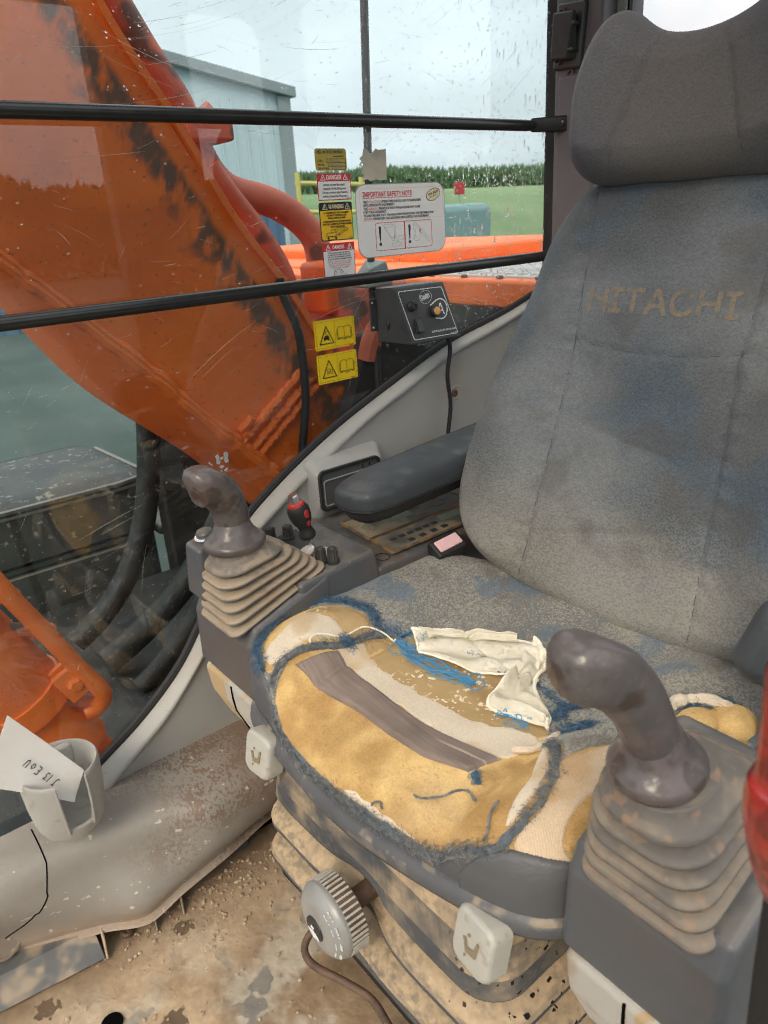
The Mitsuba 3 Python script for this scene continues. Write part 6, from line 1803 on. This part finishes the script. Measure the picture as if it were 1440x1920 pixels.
obj(CH + '__mount', hullpts([(.12, 1.05, .30), (.165, 1.05, .30), (.12, 1.05, .35), (.165, 1.05, .35), (.12, 1.10, .20), (.165, 1.10, .20), (.12, 1.10, .24), (.165, 1.10, .24)], .006, 10), 'cup_plastic')
CD = thing('paper_card', 'folded white card with handwriting, stuck upside down in the cup holder', 'card')
A_, B_, C_, D_ = V(.0930, .986, .481), V(.1700, 1.002, .331), V(.1465, 1.002, .288), V(.044, .986, .396)
def sheet(off, ext, curl):
    rows_ = []
    for i in range(26):
        s_ = i / 25
        p0 = A_ * (1 - s_) + B_ * s_; p1 = D_ * (1 - s_) + C_ * s_
        row_ = []
        for j in range(16):
            t_ = j / 15 * ext
            p = p0 * (1 - t_) + p1 * t_
            c_ = max(0, t_ - .72)
            row_.append(p + V(0, off - curl * c_ ** 2 + .003 * math.sin(s_ * 3), curl * .2 * c_ ** 2))
        rows_.append(row_)
    return grid(np.array(rows_))
obj(CD + '__sheet', sheet(0, 1.0, .02), 'white_paper', smooth=True)
obj(CD + '__sheet', sheet(-.0022, 1.05, .03), 'white_paper', smooth=True)
exx = (A_ - B_); eyy = (C_ - B_)
hand = {'J': [[(.5, 1), (.5, .3), (.35, .05), (.1, .1)], [(.3, 1), (.7, 1)]], '1': [[(.5, 1), (.5, 0)]], '3': [[(.1, .95), (.6, .95), (.3, .6), (.6, .4), (.5, .05), (.1, .1)]], 'E': [[(.6, 1), (.15, 1), (.15, 0), (.65, 0)], [(.15, .5), (.5, .5)]], 'O': [[(.4, .75), (.12, .5), (.2, .15), (.5, .1), (.65, .45), (.4, .75)]], 'U': [[(.1, 1), (.12, .3), (.3, .05), (.55, .2), (.6, 1)]]}
ms_, cur = [], 0
for ch in 'J13 EOU':
    if ch == ' ': cur += .006; continue
    w_ = .005 if ch == '1' else .0085
    for sgm in hand[ch]: ms_.append(stroke([(cur + a * .0105, b * .0115) for a, b in sgm], .0014, .0003))
    cur += w_ + .0036
ink = cat_mesh(ms_)
o_ = A_ * .24 + B_ * .76; o2 = D_ * .24 + C_ * .76; p_ = o_ * .44 + o2 * .56
IM = basis(p_ + V(.0, -.0036, 0), exx, eyy - exx * (eyy @ exx) / (exx @ exx))
ink = moved(ink, IM)
obj(CD + '__handwriting', ink, 'ink', smooth=False)

# red lever at the right edge, nearest the camera
RL = thing('safety_lever', 'red translucent plastic safety lever on a black post at the right edge', 'lever')
rc = lambda x, z, d=0: (x + d, .094, z)
obj(RL + '__upper_grip', tube(np.array([(0.2673, .092, .9140), (0.2678, .092, .9110), (0.2693, .092, .905), (0.2748, .092, .876), (0.2788, .092, .842)]), [.004, .0085, .0112, .0120, .0122], 24), 'red_clear')
obj(RL + '__lower_grip', tube(np.array([(0.2778, .092, .848), (0.2783, .092, .845), (0.2818, .092, .834), (0.2863, .092, .818), (0.2958, .092, .789), (0.3068, .092, .762), (0.3108, .092, .754), (0.3118, .092, .751)]), [.012, .0150, .0168, .0172, .0155, .0125, .009, .004], 24), 'red_clear')
obj(RL + '__post', tube(np.array([(0.2768, .092, .86), (0.3108, .092, .765), (0.3168, .092, .69), (0.3468, .092, .42), (0.3768, .092, .05)]), .0070, 14), 'black_satin')
obj(RL + '__sleeve', tube(np.array([(0.3133, .092, .753), (0.3178, .092, .69), (0.3468, .092, .42), (0.3768, .092, .05)]), .0118, 16), 'black_rubber')
mat('red_core', (.20, .006, .004), .5)
scene['red_clear'] = {'type': 'principled', 'base_color': proc(lambda p, n, uv: mix((.34, .018, .014), (.16, .007, .006), smoothstep(.4, .62, fbm(p.x * 120, p.y * 120, p.z * 70, 3)))), 'roughness': .18, 'specular': .6, 'clearcoat': .8, 'clearcoat_gloss': .95}
scene['red_clear'] = {'type': 'twosided', 'bsdf': scene['red_clear']}
